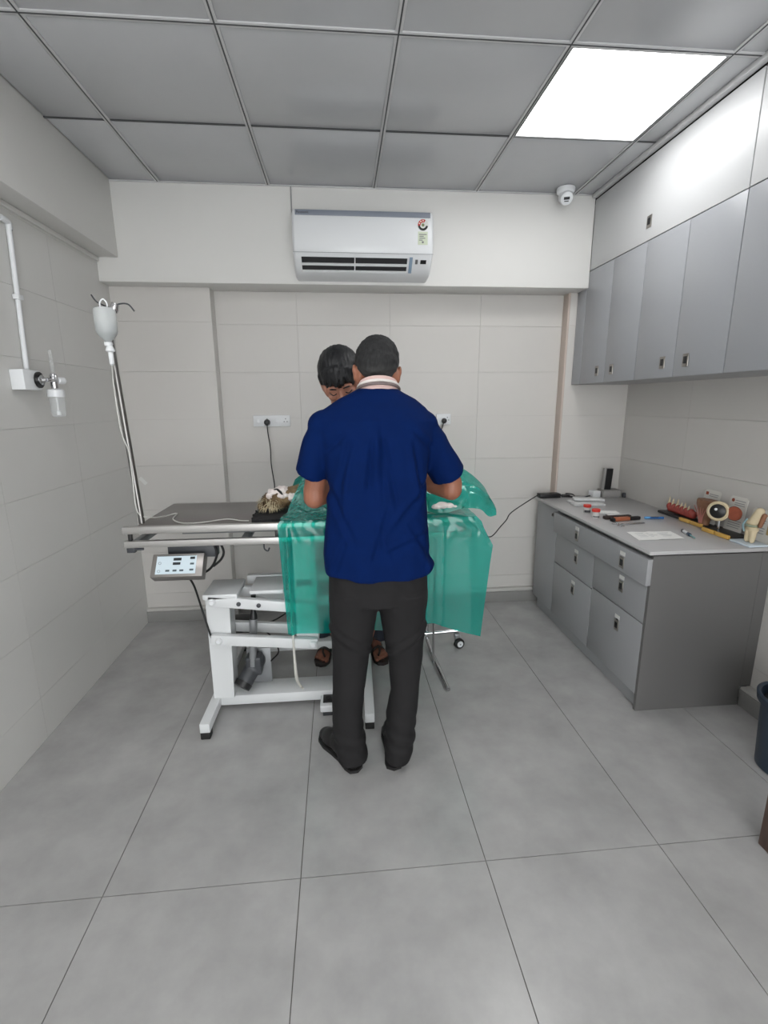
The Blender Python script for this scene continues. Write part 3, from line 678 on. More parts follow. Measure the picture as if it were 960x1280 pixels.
# ---- man in the navy shirt, seen from behind
man = thing('person', 'man in navy short-sleeved shirt and charcoal trousers, back turned, bending over the table', 'person', (.10, 1.75, 0))
hc = U(471, 467, 1, 1.885)
Mh = Matrix.Translation(hc) @ Matrix.Rotation(math.radians(-34), 4, 'X') @ Matrix.Rotation(math.radians(3), 4, 'Y')
bm = B(); head(bm, Mh)
neckb = U(473, 500, 1, 1.835)
cap_(bm, hc+V((0, -.022, -.05)), neckb, .056, .058)
shL, shR = U(402, 528, 1, 1.80), U(531, 528, 1, 1.80)
elL, elR = U(393, 622, 1, 1.83), U(564, 612, 1, 1.84)
cap_(bm, shL+V((.01, .0, -.03)), elL+V((0, 0, .03)), .044, .040); cap_(bm, shR+V((-.01, 0, -.03)), elR+V((0, 0, .03)), .044, .040)
cap_(bm, shL+V((.02, .01, -.03)), neckb, .035, .045); cap_(bm, shR+V((-.02, .01, -.03)), neckb, .035, .045)
hip = U(473, 690, 1, 1.77)
bmr = [ring(bm, (hip.x, 1.765, z), (1, 0, 0), (0, 1, 0), w_, dd, 20) for z, w_, dd in ((.86, .13, .085), (1.1, .13, .09), (1.34, .14, .08), (1.40, .09, .05))]
skin_rings(bm, bmr)
wrL, wrR = V((.06, 2.08, 1.155)), V((.30, 2.09, 1.16))
for el, wr_ in ((elL, wrL), (elR, wrR)):
    cap_(bm, el+V((0, 0, .03)), el, .041, .042); mid = el.lerp(wr_, .4)+V((0, 0, -.004))
    cap_(bm, el, mid, .042, .042); cap_(bm, mid, wr_, .042, .026)
hand(bm, wrL, (.25, .9, -.25), (.1, .2, 1), 1, .45); hand(bm, wrR, (-.35, .9, -.22), (-.1, .2, 1), -1, .45)
obj('body', fuse(bm, .0042, 3), M_skin1, man)
# gloves none; hair
bm = B(); ell(bm, (0, -.020, .046), (.083, .098, .086), Mh, 32); ell(bm, (0, -.046, .008), (.077, .066, .062), Mh, 28)
cut = Mh @ V((0, .085, .045)); 
hm = fuse(bm, .0045, 2, lambda p, n: n*(.0035*noise.noise(p*55)+.002*noise.noise(V((p.x*160, p.y*160, p.z*40)))))
obj('hair', hm, M_hair1, man); hair_grey(M_hair1, hc.z-.055, hc.z+.03)
for s_ in (-1, 1): pass
# shirt
def rows(tab, Yc):
    out = []
    for (py, xl, xr, yc, dd) in tab:
        a, b = U(xl, py, 1, yc), U(xr, py, 1, yc); out.append(((a+b)/2, (b.x-a.x)/2, dd))
    return out
tab = [(712, 407, 540, 1.765, .118), (690, 405, 537, 1.765, .115), (650, 407, 533, 1.765, .113), (610, 410, 533, 1.77, .115), (575, 404, 537, 1.775, .120), (545, 398, 542, 1.78, .118), (525, 394, 541, 1.785, .105), (510, 406, 532, 1.795, .085), (499, 422, 519, 1.805, .068), (491, 438, 504, 1.815, .066), (486, 447, 496, 1.822, .062)]
bm = B(); R_ = []
for c_, hx, dd in rows(tab, 0): R_.append(ring(bm, c_, (1, 0, 0), (0, 1, 0), hx, dd, 36, 2.4))
skin_rings(bm, R_)
cfL, cfR = U(389.5, 592, 1, 1.825), U(561, 594, 1, 1.83)
ssL, ssR = U(407, 532, 1, 1.79), U(526, 532, 1, 1.79)
for ss, cf_, sg in ((ssL, cfL, -1), (ssR, cfR, 1)):
    d = (cf_-ss).normalized(); u_ = V((0, 1, 0)); v_ = d.cross(u_).normalized(); u_ = v_.cross(d)
    rr = [ring(bm, ss+d*(-.02), u_, v_, .062, .052, 24), ring(bm, ss.lerp(cf_, .35), u_, v_, .074, .064, 24), ring(bm, ss.lerp(cf_, .7), u_, v_, .074, .064, 24), ring(bm, cf_, u_, v_, .073, .064, 24)]
    skin_rings(bm, rr); ell(bm, ss, (.066, .066, .058), None, 20)
hemz = U(470, 722, 1, 1.765).z
def shirt_disp(p, n):
    if p.y > 1.9: amp = .003
    else: amp = .016
    k = min(1, max(0, (1.43-p.z)/.1))
    f_ = fold(p, 10, 2.4, 3)*amp*k
    # centre back fold and blade creases
    cx = hip.x
    dz = p.z
    f_ -= .011*math.exp(-((p.x-cx-.012-(1.25-dz)*.03)/.010)**2)*max(0, 1-abs(dz-1.27)/.16)
    f_ += .010*math.exp(-((p.x-cx+.012-(1.25-dz)*.05)/.013)**2)*max(0, 1-abs(dz-1.25)/.2)
    f_ += .010*math.exp(-((p.x-cx+.10+(1.3-dz)*.14)/.012)**2)*max(0, 1-abs(dz-1.17)/.15)
    f_ += .010*math.exp(-((p.x-cx-.11-(1.3-dz)*.10)/.014)**2)*max(0, 1-abs(dz-1.20)/.15)
    f_ += .006*math.exp(-((p.x-cx-.02+(dz-.95)*.35)/.012)**2)*max(0, 1-abs(dz-.97)/.14)
    if p.y < 1.80 and abs(p.x-cx) < .24:
        for (xa, za, xb, zb, dp, wd) in FOLDS:
            ax, az, bx, bz = xa, za, xb, zb; L2 = (bx-ax)**2+(bz-az)**2
            t_ = ((p.x-cx-ax)*(bx-ax)+(dz-az)*(bz-az))/L2
            if -.1 < t_ < 1.1:
                dd = math.hypot(p.x-cx-ax-t_*(bx-ax), dz-az-t_*(bz-az)); e_ = max(0, min(1, (t_+.1)*4, (1.1-t_)*4)); s_ = ((p.x-cx-ax)*(bz-az)-(dz-az)*(bx-ax))
                f_ += dp*(math.exp(-(dd/wd)**2)*-1+.7*math.exp(-((dd-wd*1.6)/wd)**2)*(1 if s_ > 0 else .3))*e_
    return n*f_
FOLDS = [(-.02, 1.36, -.045, 1.16, .007, .010), (.015, 1.34, .06, 1.10, .008, .011), (-.10, 1.34, -.15, 1.16, .007, .011), (.12, 1.33, .155, 1.14, .008, .012),
         (.19, 1.20, .05, 1.02, .008, .013), (-.19, 1.18, -.10, .98, .007, .013), (.03, 1.10, -.03, .90, .006, .010), (.10, 1.05, .19, .90, .007, .012), (-.13, .98, -.17, .86, .006, .010), (.17, 1.00, .02, .93, .005, .010), (-.19, 1.30, -.12, 1.36, .006, .010), (.20, 1.30, .12, 1.37, .006, .010)]
sm = fuse(bm, .0058, 4, shirt_disp)
# curved hem: dip at the back centre, flick at the right side seam
for v in sm.vertices:
    if v.co.z < .90:
        k = (.90-v.co.z)/.1; xr_ = (v.co.x-hip.x)/.21
        v.co.z -= k*(.018*(1-xr_*xr_))
        if xr_ > .8: v.co.x += .016*math.exp(-((v.co.z-.862)/.022)**2)
sh = obj('shirt', sm, M_shirt, man)
# collar and hem bands
ncl = U(473, 489, 1, 1.815)
def collar(rx, ry, h0, dz, tilt, th, mt, name):
    bm = B(); pts = []
    for i in range(29):
        a = math.radians(-200+220*i/28); pts.append((ncl.x+rx*math.cos(a), 1.825+ry*math.sin(a), ncl.z+h0+dz*math.sin(a)*-1*tilt))
    tube(bm, pts, th, n=10, k=2); return obj(name, bm, mt, man)
bm = B()
Rr = []
for (dz, k, th) in ((-.022, 1.10, .0), (.0, 1.04, .0), (.022, .98, .0), (.024, .94, 0), (.0, .96, 0), (-.022, 1.0, 0)):
    Rr.append([bm.verts.new((ncl.x+.079*k*math.cos(a)*.90, 1.828+.064*k*math.sin(a), ncl.z+dz-.022*math.sin(a)+.008)) for a in [2*math.pi*i/32 for i in range(32)]])
skin_rings(bm, Rr, False)
obj('collar', bm, M_pink, man)
# trousers
bm = B()
def legrings(tab):
    R_ = []
    for py, xl, xr, yc, dd in tab:
        a, b = U(xl, py, 1, yc), U(xr, py, 1, yc); R_.append(ring(bm, (a+b)/2, (1, 0, 0), (0, 1, 0), (b.x-a.x)/2, dd, 28, 2.2))
    skin_rings(bm, R_)
legrings([(700, 411, 535, 1.765, .105), (728, 411, 534, 1.765, .112), (748, 411, 533, 1.765, .108)])
legrings([(735, 411, 480, 1.765, .105), (760, 412.5, 472, 1.765, .095), (790, 414, 467, 1.765, .085), (820, 414.5, 462, 1.76, .075), (860, 415.5, 456, 1.745, .072), (900, 416, 454, 1.735, .070), (925, 417.5, 457, 1.735, .078), (945, 421, 459.5, 1.728, .074)])
legrings([(735, 466, 533.5, 1.765, .105), (760, 474, 532, 1.765, .095), (790, 479, 530, 1.765, .085), (820, 485, 528, 1.76, .075), (860, 489, 523, 1.745, .070), (890, 483, 520.5, 1.735, .070), (925, 479.5, 516, 1.735, .078), (944, 481, 511.5, 1.732, .072)])
kx = U(440, 800, 1, 1.76)
def trs_disp(p, n):
    a = noise.noise(V((p.x*6, p.y*6+3, p.z*9+p.x*9)))*.005+noise.noise(V((p.x*14, p.y*14, p.z*16+p.x*20)))*.003
    if p.z < .25: a += .004*math.sin(p.z*95+p.x*30)*max(0, 1-abs(p.z-.14)/.1)
    # knee-back creases
    a += .006*max(0, 1-abs(p.z-(.50+abs(p.x-hip.x)*.6))/.05)*math.sin((p.z-abs(p.x-hip.x)*.7)*120)*(1 if p.y < 1.76 else 0)
    return n*a
obj('trousers', fuse(bm, .0058, 3, trs_disp), M_trs, man)
def shoe(heel, d, L_=.29):
    d = V(d).normalized(); s_ = V((d.y, -d.x, 0)); M = Matrix((s_, d, V((0, 0, 1)))).transposed().to_4x4(); M.translation = V(heel)
    bm = B()
    ell(bm, (0, .042, .040), (.036, .046, .040), M); ell(bm, (0, .07, .062), (.033, .05, .045), M); ell(bm, (0, .14, .040), (.037, .075, .034), M)
    ell(bm, (.002, .205, .032), (.046, .066, .029), M); ell(bm, (0, .245, .027), (.038, .045, .022), M)
    up_ = fuse(bm, .005, 3)
    for v in up_.vertices: v.co.z = max(v.co.z, .012)
    so = B(); prof = [(0, -.005), (.030, .008), (.037, .04), (.034, .10), (.040, .15), (.049, .205), (.044, .255), (.022, .287), (0, .293)]
    pr = prof+[(-x, y) for x, y in prof[::-1][1:-1]]
    A = [so.verts.new(M @ V((x, y, 0))) for x, y in pr]; A2 = [so.verts.new(M @ V((x*1.0, y, .013))) for x, y in pr]; 
    skin_rings(so, [A, A2])
    o = obj('shoe', up_, M_shoe, man); obj('sole', so, M_rubber, o); return o
h1, h2 = U(447, 968, 2, 0), U(493, 965, 2, 0)
shoe(h1+V((.0, .012, 0)), (-.50, .86, 0)); shoe(h2+V((0, .010, 0)), (.06, 1, 0))
st = thing('stethoscope', 'grey-brown stethoscope tube resting around the collar of the man in navy', 'stethoscope', (ncl.x, 1.8, ncl.z))
pts = []
for i in range(25):
    a = math.radians(-205+230*i/24); pts.append((ncl.x+.078*math.cos(a), 1.825+.070*math.sin(a), ncl.z+.004-.022*math.sin(a)))
pts = [(pts[0][0]+.01, 1.96, ncl.z-.16), (pts[0][0]-.005, 1.92, ncl.z-.06)]+pts+[(pts[-1][0]+.002, 1.92, ncl.z-.06), (pts[-1][0]-.03, 1.96, ncl.z-.18)]
obj('tubing', tube(B(), pts, .0052, n=10, k=3), mat('taupe_tube', (112, 98, 96), .5), st)
obj('chest_piece', lathe(B(), [(.018, -.006), (.021, 0), (.018, .008)], (pts[-1][0], 1.965, ncl.z-.19), (0, 1, 0)), M_chrome, st)
pts2 = [(ncl.x+.073*math.cos(math.radians(-205+230*i/24)), 1.825+.064*math.sin(math.radians(-205+230*i/24)), ncl.z+.014-.023*math.sin(math.radians(-205+230*i/24))) for i in range(25)]
obj('collar_edge', tube(B(), pts2, .0055, n=10, k=2), mat('white_cloth', (222, 214, 210), .8), man)

# ---- young man facing the camera, leaning over the table
boy = thing('person', 'young man with black hair in dark clothes, bowed head facing the camera behind the table', 'person', (.05, 2.8, 0))
bh = U(427, 476, 1, 2.33)
Mb = Matrix.Translation(bh) @ Matrix.Rotation(math.radians(8), 4, 'Z') @ Matrix.Rotation(math.radians(180-10), 4, 'Z') @ Matrix.Rotation(math.radians(-37), 4, 'X') @ Matrix.Rotation(math.radians(12), 4, 'Y') @ Matrix.Scale(1.15, 4)
bm = B(); head(bm, Mb)
nb = V((.06, 2.50, 1.41)); cap_(bm, bh+V((.01, .035, -.055)), nb, .052, .058)
bshL, bshR = V((-.055, 2.56, 1.34)), V((.215, 2.56, 1.34))
beL, beR = V((-.06, 2.50, 1.15)), V((.25, 2.50, 1.15)); bwL, bwR = V((.05, 2.34, 1.19)), V((.22, 2.36, 1.19))
for a_, b_, c_ in ((bshL, beL, bwL), (bshR, beR, bwR)):
    cap_(bm, a_, b_, .042, .036); cap_(bm, b_, c_, .036, .025)
    cap_(bm, a_, nb, .035, .05)
R_ = [ring(bm, c_, (1, 0, 0), (0, 1, 0), w_, dd, 18) for c_, w_, dd in ((V((.04, 2.78, .88)), .12, .08), (V((.06, 2.70, 1.15)), .12, .08), (V((.08, 2.57, 1.31)), .12, .07))]
skin_rings(bm, R_)
hand(bm, bwL, (.5, -.6, -.45), (.2, -.1, 1), -1, .5, .93); hand(bm, bwR, (-.4, -.7, -.45), (-.2, -.1, 1), 1, .5, .93)
obj('body', fuse(bm, .0045, 3), M_skin2, boy)
bm = B(); ell(bm, (0, -.020, .046), (.086, .104, .086), Mb, 32); ell(bm, (0, -.052, .0), (.074, .066, .066), Mb, 28)
for k in range(9):      # fringe
    a = (k-4)/4.; cap_(bm, (a*.050, .060-.02*a*a, .092-.02*a*a), (a*.066+.006*math.sin(k*2.1), .094-.045*a*a, .050-.010*abs(math.sin(k*1.7))), .018, .008, Mb)
for s_ in (-1, 1):
    cap_(bm, (s_*.07, .02, .05), (s_*.077, .022, .018), .018, .008, Mb)
obj('hair', fuse(bm, .005, 2, lambda p, n: n*(.003*noise.noise(V((p.x*110, p.y*30, p.z*30))))), M_hair2, boy)
bm = B()
for s_ in (-1, 1):
    obj('eyebrow', tube(B(), [Mb @ V((s_*.014, .089, .024)), Mb @ V((s_*.030, .091, .030)), Mb @ V((s_*.046, .080, .024))], [.002, .004, .002], n=8), M_hair2, boy)
    obj('eyelashes', tube(B(), [Mb @ V((s_*.018, .087, .004)), Mb @ V((s_*.031, .089, .000)), Mb @ V((s_*.044, .079, .004))], .0022, n=8), M_hair2, boy)
M_tee = mat('black_cloth', (26, 26, 30), .85, var=.1, scale=12)
bm = B()
R_ = [ring(bm, c_, (1, 0, 0), (0, 1, 0), w_, dd, 26, 2.3) for c_, w_, dd in ((V((.03, 2.80, .82)), .165, .11), (V((.05, 2.75, 1.0)), .16, .11), (V((.065, 2.68, 1.2)), .165, .11), (V((.08, 2.58, 1.32)), .185, .10), (V((.08, 2.55, 1.38)), .14, .085), (V((.07, 2.52, 1.425)), .085, .07), (V((.065, 2.515, 1.445)), .070, .062))]
skin_rings(bm, R_)
for a_, b_ in ((bshL, beL), (bshR, beR)): cap_(bm, a_, a_.lerp(b_, .62), .062, .056)
tee = obj('shirt', fuse(bm, .007, 3, lambda p, n: n*fold(p, 10, 4, 9)*.006), M_tee, boy)
M_jean = mat('dark_blue_denim', (30, 52, 96), .85, var=.1, scale=12)
bm = B(); fL, fR = U(401, 833, 2, 0), U(479, 831, 2, 0)
for f_, hx in ((fL, -.06), (fR, .13)):
    R_ = [ring(bm, c_, (1, 0, 0), (0, 1, 0), w_, dd, 24) for c_, w_, dd in ((V((hx, 2.82, .88)), .095, .11), (V((hx, 2.81, .75)), .09, .10), (V((hx*.5+f_.x*.5, 2.77, .46)), .068, .075), (V((f_.x, 2.73, .12)), .058, .065), (V((f_.x, 2.72, .06)), .058, .065))]
    skin_rings(bm, R_)
box(bm, (-.09, 2.74, .82), (.16, 2.90, .93))
obj('trousers', fuse(bm, .007, 3, lambda p, n: n*(noise.noise(V((p.x*8, p.y*8, p.z*14)))*.006)), mat('dark_trousers', (24, 28, 40), .85, var=.1, scale=12), boy)
M_leather = mat('brown_leather', (34, 26, 24), .55)
for f_, s_ in ((fL, -1), (fR, 1)):
    d = V((s_*-.10 if s_ < 0 else .22, -1, 0)).normalized(); d = V((-.16 if s_ < 0 else .20, -1, 0)).normalized()
    heel = f_-d*.262; heel.z = 0
    sd = V((d.y, -d.x, 0)); M = Matrix((sd, d, V((0, 0, 1)))).transposed().to_4x4(); M.translation = heel
    bm = B(); ell(bm, (0, .045, .046), (.030, .042, .030), M); ell(bm, (0, .11, .046), (.034, .07, .026), M); ell(bm, (0, .175, .036), (.040, .05, .017), M); cap_(bm, (0, .05, .05), (0, .045, .13), .03, .032, M)
    for k, (x, L_, r) in enumerate(((.028, .255, .0125), (.008, .250, .0085), (-.008, .243, .008), (-.022, .233, .0075), (-.035, .222, .007))):
        x = x*(1 if s_ > 0 else -1); cap_(bm, (x, .19, .034), (x*1.12, L_-.010, .028), r*1.05, r, M)
    obj('foot', fuse(bm, .0035, 2), M_skin3, boy)
    so = B(); prof = [(0, -.008), (.030, .004), (.036, .05), (.034, .11), (.044, .18), (.047, .225), (.030, .262), (0, .272)]
    pr = prof+[(-x, y) for x, y in prof[::-1][1:-1]]
    skin_rings(so, [[so.verts.new(M @ V((x*k, y, z))) for x, y in pr] for z, k in ((0, .97), (.012, 1.0), (.020, .98))])
    sn = obj('sandal', so, M_leather, boy)
    def strap(y0, y1, zt):
        bm = B(); R_ = []
        for i in range(11):
            a = math.pi*i/10; x = math.cos(a)*.044; z = .014+math.sin(a)*zt
            R_.append([bm.verts.new(M @ V((x, y, z+o))) for y, o in ((y0, 0), (y1, 0), (y1, .004), (y0, .004))])
        skin_rings(bm, R_); return bm
    obj('strap', strap(.155, .178, .050), M_leather, sn); obj('strap', strap(.075, .098, .066), M_leather, sn)
    obj('strap', tube(B(), [M @ V((0, .15, .064)), M @ V((0, .19, .056)), M @ V((.018 if s_ > 0 else -.018, .225, .040))], .006, n=8), M_leather, sn)

# ------------------------------------------------------------------ the patient: a small dog on a black pad
dog = thing('dog', 'small tan dog lying on the table under the green sheet, head wrapped in white gauze', 'dog', (-.05, 2.34, TZ))
M_fur = mat('tan_fur', (146, 122, 88), .8, rgb2=(70, 52, 38), scale=18)
bm = B()
ell(bm, (.08, 2.37, 1.022), (.22, .095, .066)); ell(bm, (-.10, 2.36, 1.025), (.12, .085, .072)); cap_(bm, (-.16, 2.36, 1.035), (-.28, 2.32, 1.025), .055, .045)
ell(bm, (-.325, 2.32, 1.010), (.055, .048, .044)); cap_(bm, (-.345, 2.31, 1.0), (-.390, 2.30, .985), .024, .018)
for x, y in ((-.13, 2.27), (-.08, 2.29), (.16, 2.27), (.22, 2.29)): cap_(bm, (x, y+.07, 1.0), (x-.03, y+.02, .980), .024, .016); cap_(bm, (x-.03, y+.02, .980), (x-.05, y-.02, .978), .015, .014); ell(bm, (x-.055, y-.03, .978), (.018, .022, .013))
cap_(bm, (.28, 2.38, 1.01), (.38, 2.42, .985), .016, .010)
for y in (2.285, 2.36): ell(bm, (-.30, y, 1.035), (.028, .012, .022))
obj('body', fuse(bm, .006, 3, lambda p, n: n*noise.noise(p*60)*.004), M_fur, dog)
for v in bpy.data.objects['body' if False else [o.name for o in dog.children][0]].data.vertices: v.co.z = max(v.co.z, .968)
def tufts(cnt, cen, rad, L_, droop, col, name, seed):
    random.seed(seed); bm = B()
    for _ in range(cnt):
        a = random.uniform(0, 2*math.pi); e = random.uniform(-.5, .9)
        n_ = V((math.cos(a)*math.cos(e), math.sin(a)*math.cos(e), math.sin(e))); p = V(cen)+V((n_.x*rad[0], n_.y*rad[1], n_.z*rad[2]))
        l = L_*random.uniform(.6, 1.2); dd_ = (n_*.55+V((random.uniform(-.6, .3), random.uniform(-.6, .2), -.7*random.random()))).normalized(); q = p+dd_*l*.5; r_ = q+(dd_+V((0, 0, -.9))).normalized()*l*droop*.7
        r_.z = max(r_.z, .966); q.z = max(q.z, .968); s_ = n_.cross(V((0, 0, 1))).normalized()*.0016
        a0, a1, b0_, b1_, c_ = [bm.verts.new(x) for x in (p-s_, p+s_, q-s_*.8, q+s_*.8, r_)]
        bm.faces.new([a0, a1, b1_, b0_]); bm.faces.new([b0_, b1_, c_])
    o = obj(name, bm, col, dog, smooth=False); o['kind'] = 'stuff'; return o
tufts(1600, (-.325, 2.32, 1.010), (.052, .046, .040), .026, .7, M_fur, 'fur', 1)
tufts(240, (-.345, 2.30, 1.000), (.050, .052, .034), .032, .9, mat('pale_fur', (196, 182, 150), .8), 'fur', 2)
M_gauze = mat('gauze', (226, 216, 212), .9, var=.05, scale=30)
gz = thing('gauze_wrap', 'crumpled white gauze with a dark stripe on the dog on the table', 'gauze', (-.30, 2.32, 1.06))
bm = B()
for c_, r_ in (((-.322, 2.315, 1.052), (.036, .040, .018)), ((-.290, 2.31, 1.062), (.032, .038, .020)), ((-.262, 2.33, 1.050), (.034, .040, .022)), ((-.345, 2.29, 1.036), (.016, .03, .016)), ((-.285, 2.28, 1.040), (.026, .018, .016)), ((-.238, 2.30, 1.030), (.024, .03, .022))): ell(bm, c_, r_)
obj('gauze', fuse(bm, .004, 2, lambda p, n: n*(abs(noise.noise(p*38))*.012+noise.noise(p*90)*.003-.003)), M_gauze, gz)
obj('stripe', tube(B(), [(-.322, 2.290, 1.068), (-.305, 2.284, 1.068), (-.290, 2.272, 1.058), (-.280, 2.262, 1.046)], [.003, .006, .006, .003], n=8), M_rubber, gz)
random.seed(5); bm = B()
x0, x1, y0, y1 = -.405, .36, 2.135, 2.50; top = []
nn = 60
def padz(x, y): return .9605+.006*abs(noise.noise(V((x*30, y*30, 0))))
gridv = [[bm.verts.new((x0+(x1-x0)*i/nn+(random.uniform(-.012, .004) if i == 0 else 0), y0+(y1-y0)*j/24+(random.uniform(-.004, .004) if j == 0 else 0), padz(x0+(x1-x0)*i/nn, y0+(y1-y0)*j/24)+(random.uniform(0, .012) if i == 0 else 0))) for j in range(25)] for i in range(nn+1)]
for i in range(nn):
    for j in range(24): bm.faces.new([gridv[i][j], gridv[i+1][j], gridv[i+1][j+1], gridv[i][j+1]])
e = bmesh.ops.extrude_face_region(bm, geom=bm.faces[:]); 
for v in [v for v in e['geom'] if isinstance(v, bmesh.types.BMVert)]: v.co.z = .9465
tag(obj('pad', bm, mat('black_pad', (26, 26, 28), .8, var=.2, scale=40)), 'black fleece pad under the dog on the steel tabletop', 'pad')

# ------------------------------------------------------------------ green plastic sheets
def sheet_mat(nm, bs, bd, sc):
    mt = bpy.data.materials.new(nm); mt.use_nodes = True; nt = mt.node_tree; N = nt.nodes; L = nt.links
    for n in list(N): N.remove(n)
    out = N.new('ShaderNodeOutputMaterial'); tr = N.new('ShaderNodeBsdfTransparent'); df = N.new('ShaderNodeBsdfDiffuse'); tl = N.new('ShaderNodeBsdfTranslucent'); gl = N.new('ShaderNodeBsdfGlossy')
    tr.inputs[0].default_value = (*lin((96, 222, 208)), 1); df.inputs[0].default_value = (*lin((16, 196, 182)), 1); tl.inputs[0].default_value = (*lin((16, 196, 182)), 1)
    gl.inputs['Roughness'].default_value = .10
    a = N.new('ShaderNodeMixShader'); a.inputs[0].default_value = .45; b = N.new('ShaderNodeMixShader'); b.inputs[0].default_value = .36 if bs < .8 else .46; c = N.new('ShaderNodeMixShader')
    L.new(df.outputs[0], a.inputs[1]); L.new(tl.outputs[0], a.inputs[2]); L.new(tr.outputs[0], b.inputs[1]); L.new(a.outputs[0], b.inputs[2])
    fr = N.new('ShaderNodeFresnel'); fr.inputs[0].default_value = 1.5
    nz = N.new('ShaderNodeTexNoise'); nz.inputs['Scale'].default_value = 22; nz.inputs['Detail'].default_value = 3
    tc = N.new('ShaderNodeTexCoord'); L.new(tc.outputs['Object'], nz.inputs[0]); bp = N.new('ShaderNodeBump'); bp.inputs['Strength'].default_value = bs; bp.inputs['Distance'].default_value = bd; nz.inputs['Scale'].default_value = sc
    L.new(nz.outputs['Fac'], bp.inputs['Height']); L.new(bp.outputs[0], gl.inputs['Normal']); L.new(bp.outputs[0], fr.inputs['Normal'])
    ad = N.new('ShaderNodeMath'); ad.operation = 'MULTIPLY_ADD'; ad.inputs[1].default_value = 1.0; ad.inputs[2].default_value = .01 if bs < .8 else .10; L.new(fr.outputs[0], ad.inputs[0]); mn = N.new('ShaderNodeMath'); mn.operation = 'MINIMUM'; mn.inputs[1].default_value = .38; L.new(ad.outputs[0], mn.inputs[0]); L.new(mn.outputs[0], c.inputs[0]); L.new(b.outputs[0], c.inputs[1]); L.new(gl.outputs[0], c.inputs[2]); L.new(c.outputs[0], out.inputs[0])
    return mt
M_sheet = sheet_mat('green_plastic_sheet', .25, .004, 9); M_sheet2 = sheet_mat('green_plastic_crumpled', 1.0, .05, 30)
def ridge(p, f, seed=0):
    return 1-2*abs(noise.noise(V((p[0]*f+seed, p[1]*f, p[2]*f*.8))))
def bump(x, y):
    """height of the sheet above the tabletop over the dog"""
    cy_ = 2.36; a = math.exp(-((y-cy_)/.13)**4)
    prof = [(-.30, .135), (-.19, .165), (-.05, .14), (.15, .13), (.30, .10), (.40, .045), (.50, .02), (.62, .015)]
    for (xa, ha), (xb, hb_) in zip(prof, prof[1:]):
        if x <= xb: h = ha+(hb_-ha)*max(0, (x-xa)/(xb-xa)); break
    else: h = prof[-1][1]
    return h*a
YFR = TY0-.036
def sheet_surface(nu=150):
    bm = B(); G = []
    for i in range(nu+1):
        u_ = i/nu; col = []
        # path: back edge -> over the top -> front edge -> hanging panel
        path = []
        for j in range(40):
            y = 2.62-(2.62-YFR)*j/39.; path.append(('t', y, j/39.))
        for j in range(1, 46): path.append(('h', j/45., 0))
        for kind, a, b_ in path:
            if kind == 't':
                y = a; xl = -.275+.085*math.exp(-((y-2.33)/.12)**2)+.01*noise.noise(V((y*20, 1, 0))); xr = .50+.115*((2.62-y)/.52)**.8
                x = xl+(xr-xl)*u_
                z = TZ+.020+bump(x, y)*min(1, (x-xl)/.06*.2+.85); 
                fr_ = max(0, 1-(y-YFR)/.03); z += 0
                if x > TX1+.012: z -= (x-TX1-.012)*1.0
                p = V((x, y, z)); amp = .016 if x < .36 else .006
                amp *= min(1, (y-YFR)/.05+.2)
                d = (ridge(p, 13)*.5+ridge(p, 27, 5)*.35+ridge(p, 48, 9)*.2)*amp; p = p+V((0, -d*.4, abs(d)*.9+.001))
            else:
                zt_ = TZ+.019; xr = .615+.065*min(1, a*12)-.045*a; xl = -.285+.022*a
                x = xl+(xr-xl)*u_
                zb_ = (.437 if x < .2 else .437+.018*(x-.2)/.21 if x < .41 else .455-.080*(x-.41)/.235)+.003*math.sin(x*22)
                corner = max(0, x-.60)/.08
                ztx = zt_-max(0, x-.595)*1.1
                z = ztx+(zb_-ztx)*a
                y = YFR-.005+.005*math.sin(x*16+1)*a+.005*fold(V((x*1.3, 0, z*.6)), 9, 2, 4)*min(1, a*3)
                y += .018*math.exp(-((x+.245)/.012)**2)*min(1, a*5)*-1
                # flat-fold creases of the packed sheet
                y += -.0012*math.exp(-(((z-.70))/.006)**2)-.003*math.exp(-((x-.45)/.005)**2)
                if a < .25: y -= (1-a/.25)*.004*ridge((x, y, z), 25, 2)
                y = min(y, YFR+.010)
                p = V((x, y, z))
            col.append(bm.verts.new(p))
        G.append(col)
    for i in range(nu):
        for j in range(len(G[0])-1): bm.faces.new([G[i][j], G[i+1][j], G[i+1][j+1], G[i][j+1]]).material_index = 1 if 14 < j < 38 and i < nu*.72 else 0
    return bm
o = obj('surgical_sheet', sheet_surface(), [M_sheet, M_sheet2]); tag(o, 'large translucent green plastic sheet draped over the dog and hanging off the table front', 'sheet')
# raised flap of sheet at the right arm
bm = B(); nu, nv = 60, 26
Tp = [(.27, 1.125), (.38, 1.135), (.48, 1.150), (.575, 1.150), (.665, 1.095), (.715, 1.04), (.735, .985)]
Bp = [(.27, 1.02), (.36, .985), (.45, .962), (.55, .984), (.630, .980), (.675, .945), (.712, .950)]
def pl_(P, t):
    Q = crm([(x, 0, z) for x, z in P], 8); s_ = t*(len(Q)-1); i = min(int(s_), len(Q)-2); return Q[i].lerp(Q[i+1], s_-i)
G = []
for i in range(nu+1):
    a, b_ = pl_(Tp, i/nu), pl_(Bp, i/nu); col = []
    for j in range(nv+1):
        t_ = j/nv; p = a.lerp(b_, t_); yy = 2.34-.20*t_-.05*math.sin(math.pi*t_)
        p = V((p.x, yy, p.z+.010*math.sin(math.pi*t_)))
        d = ridge(p, 9, 11)*.006+ridge(p, 22, 3)*.003
        dk = -.014*math.exp(-((t_-.36)/.06)**2)*(1 if p.x < .66 else .3)+.010*math.exp(-((p.x-.60-(t_-.5)*-.08)/.008)**2)
        col.append(bm.verts.new(p+V((0, dk-d, d*.5))))
    G.append(col)
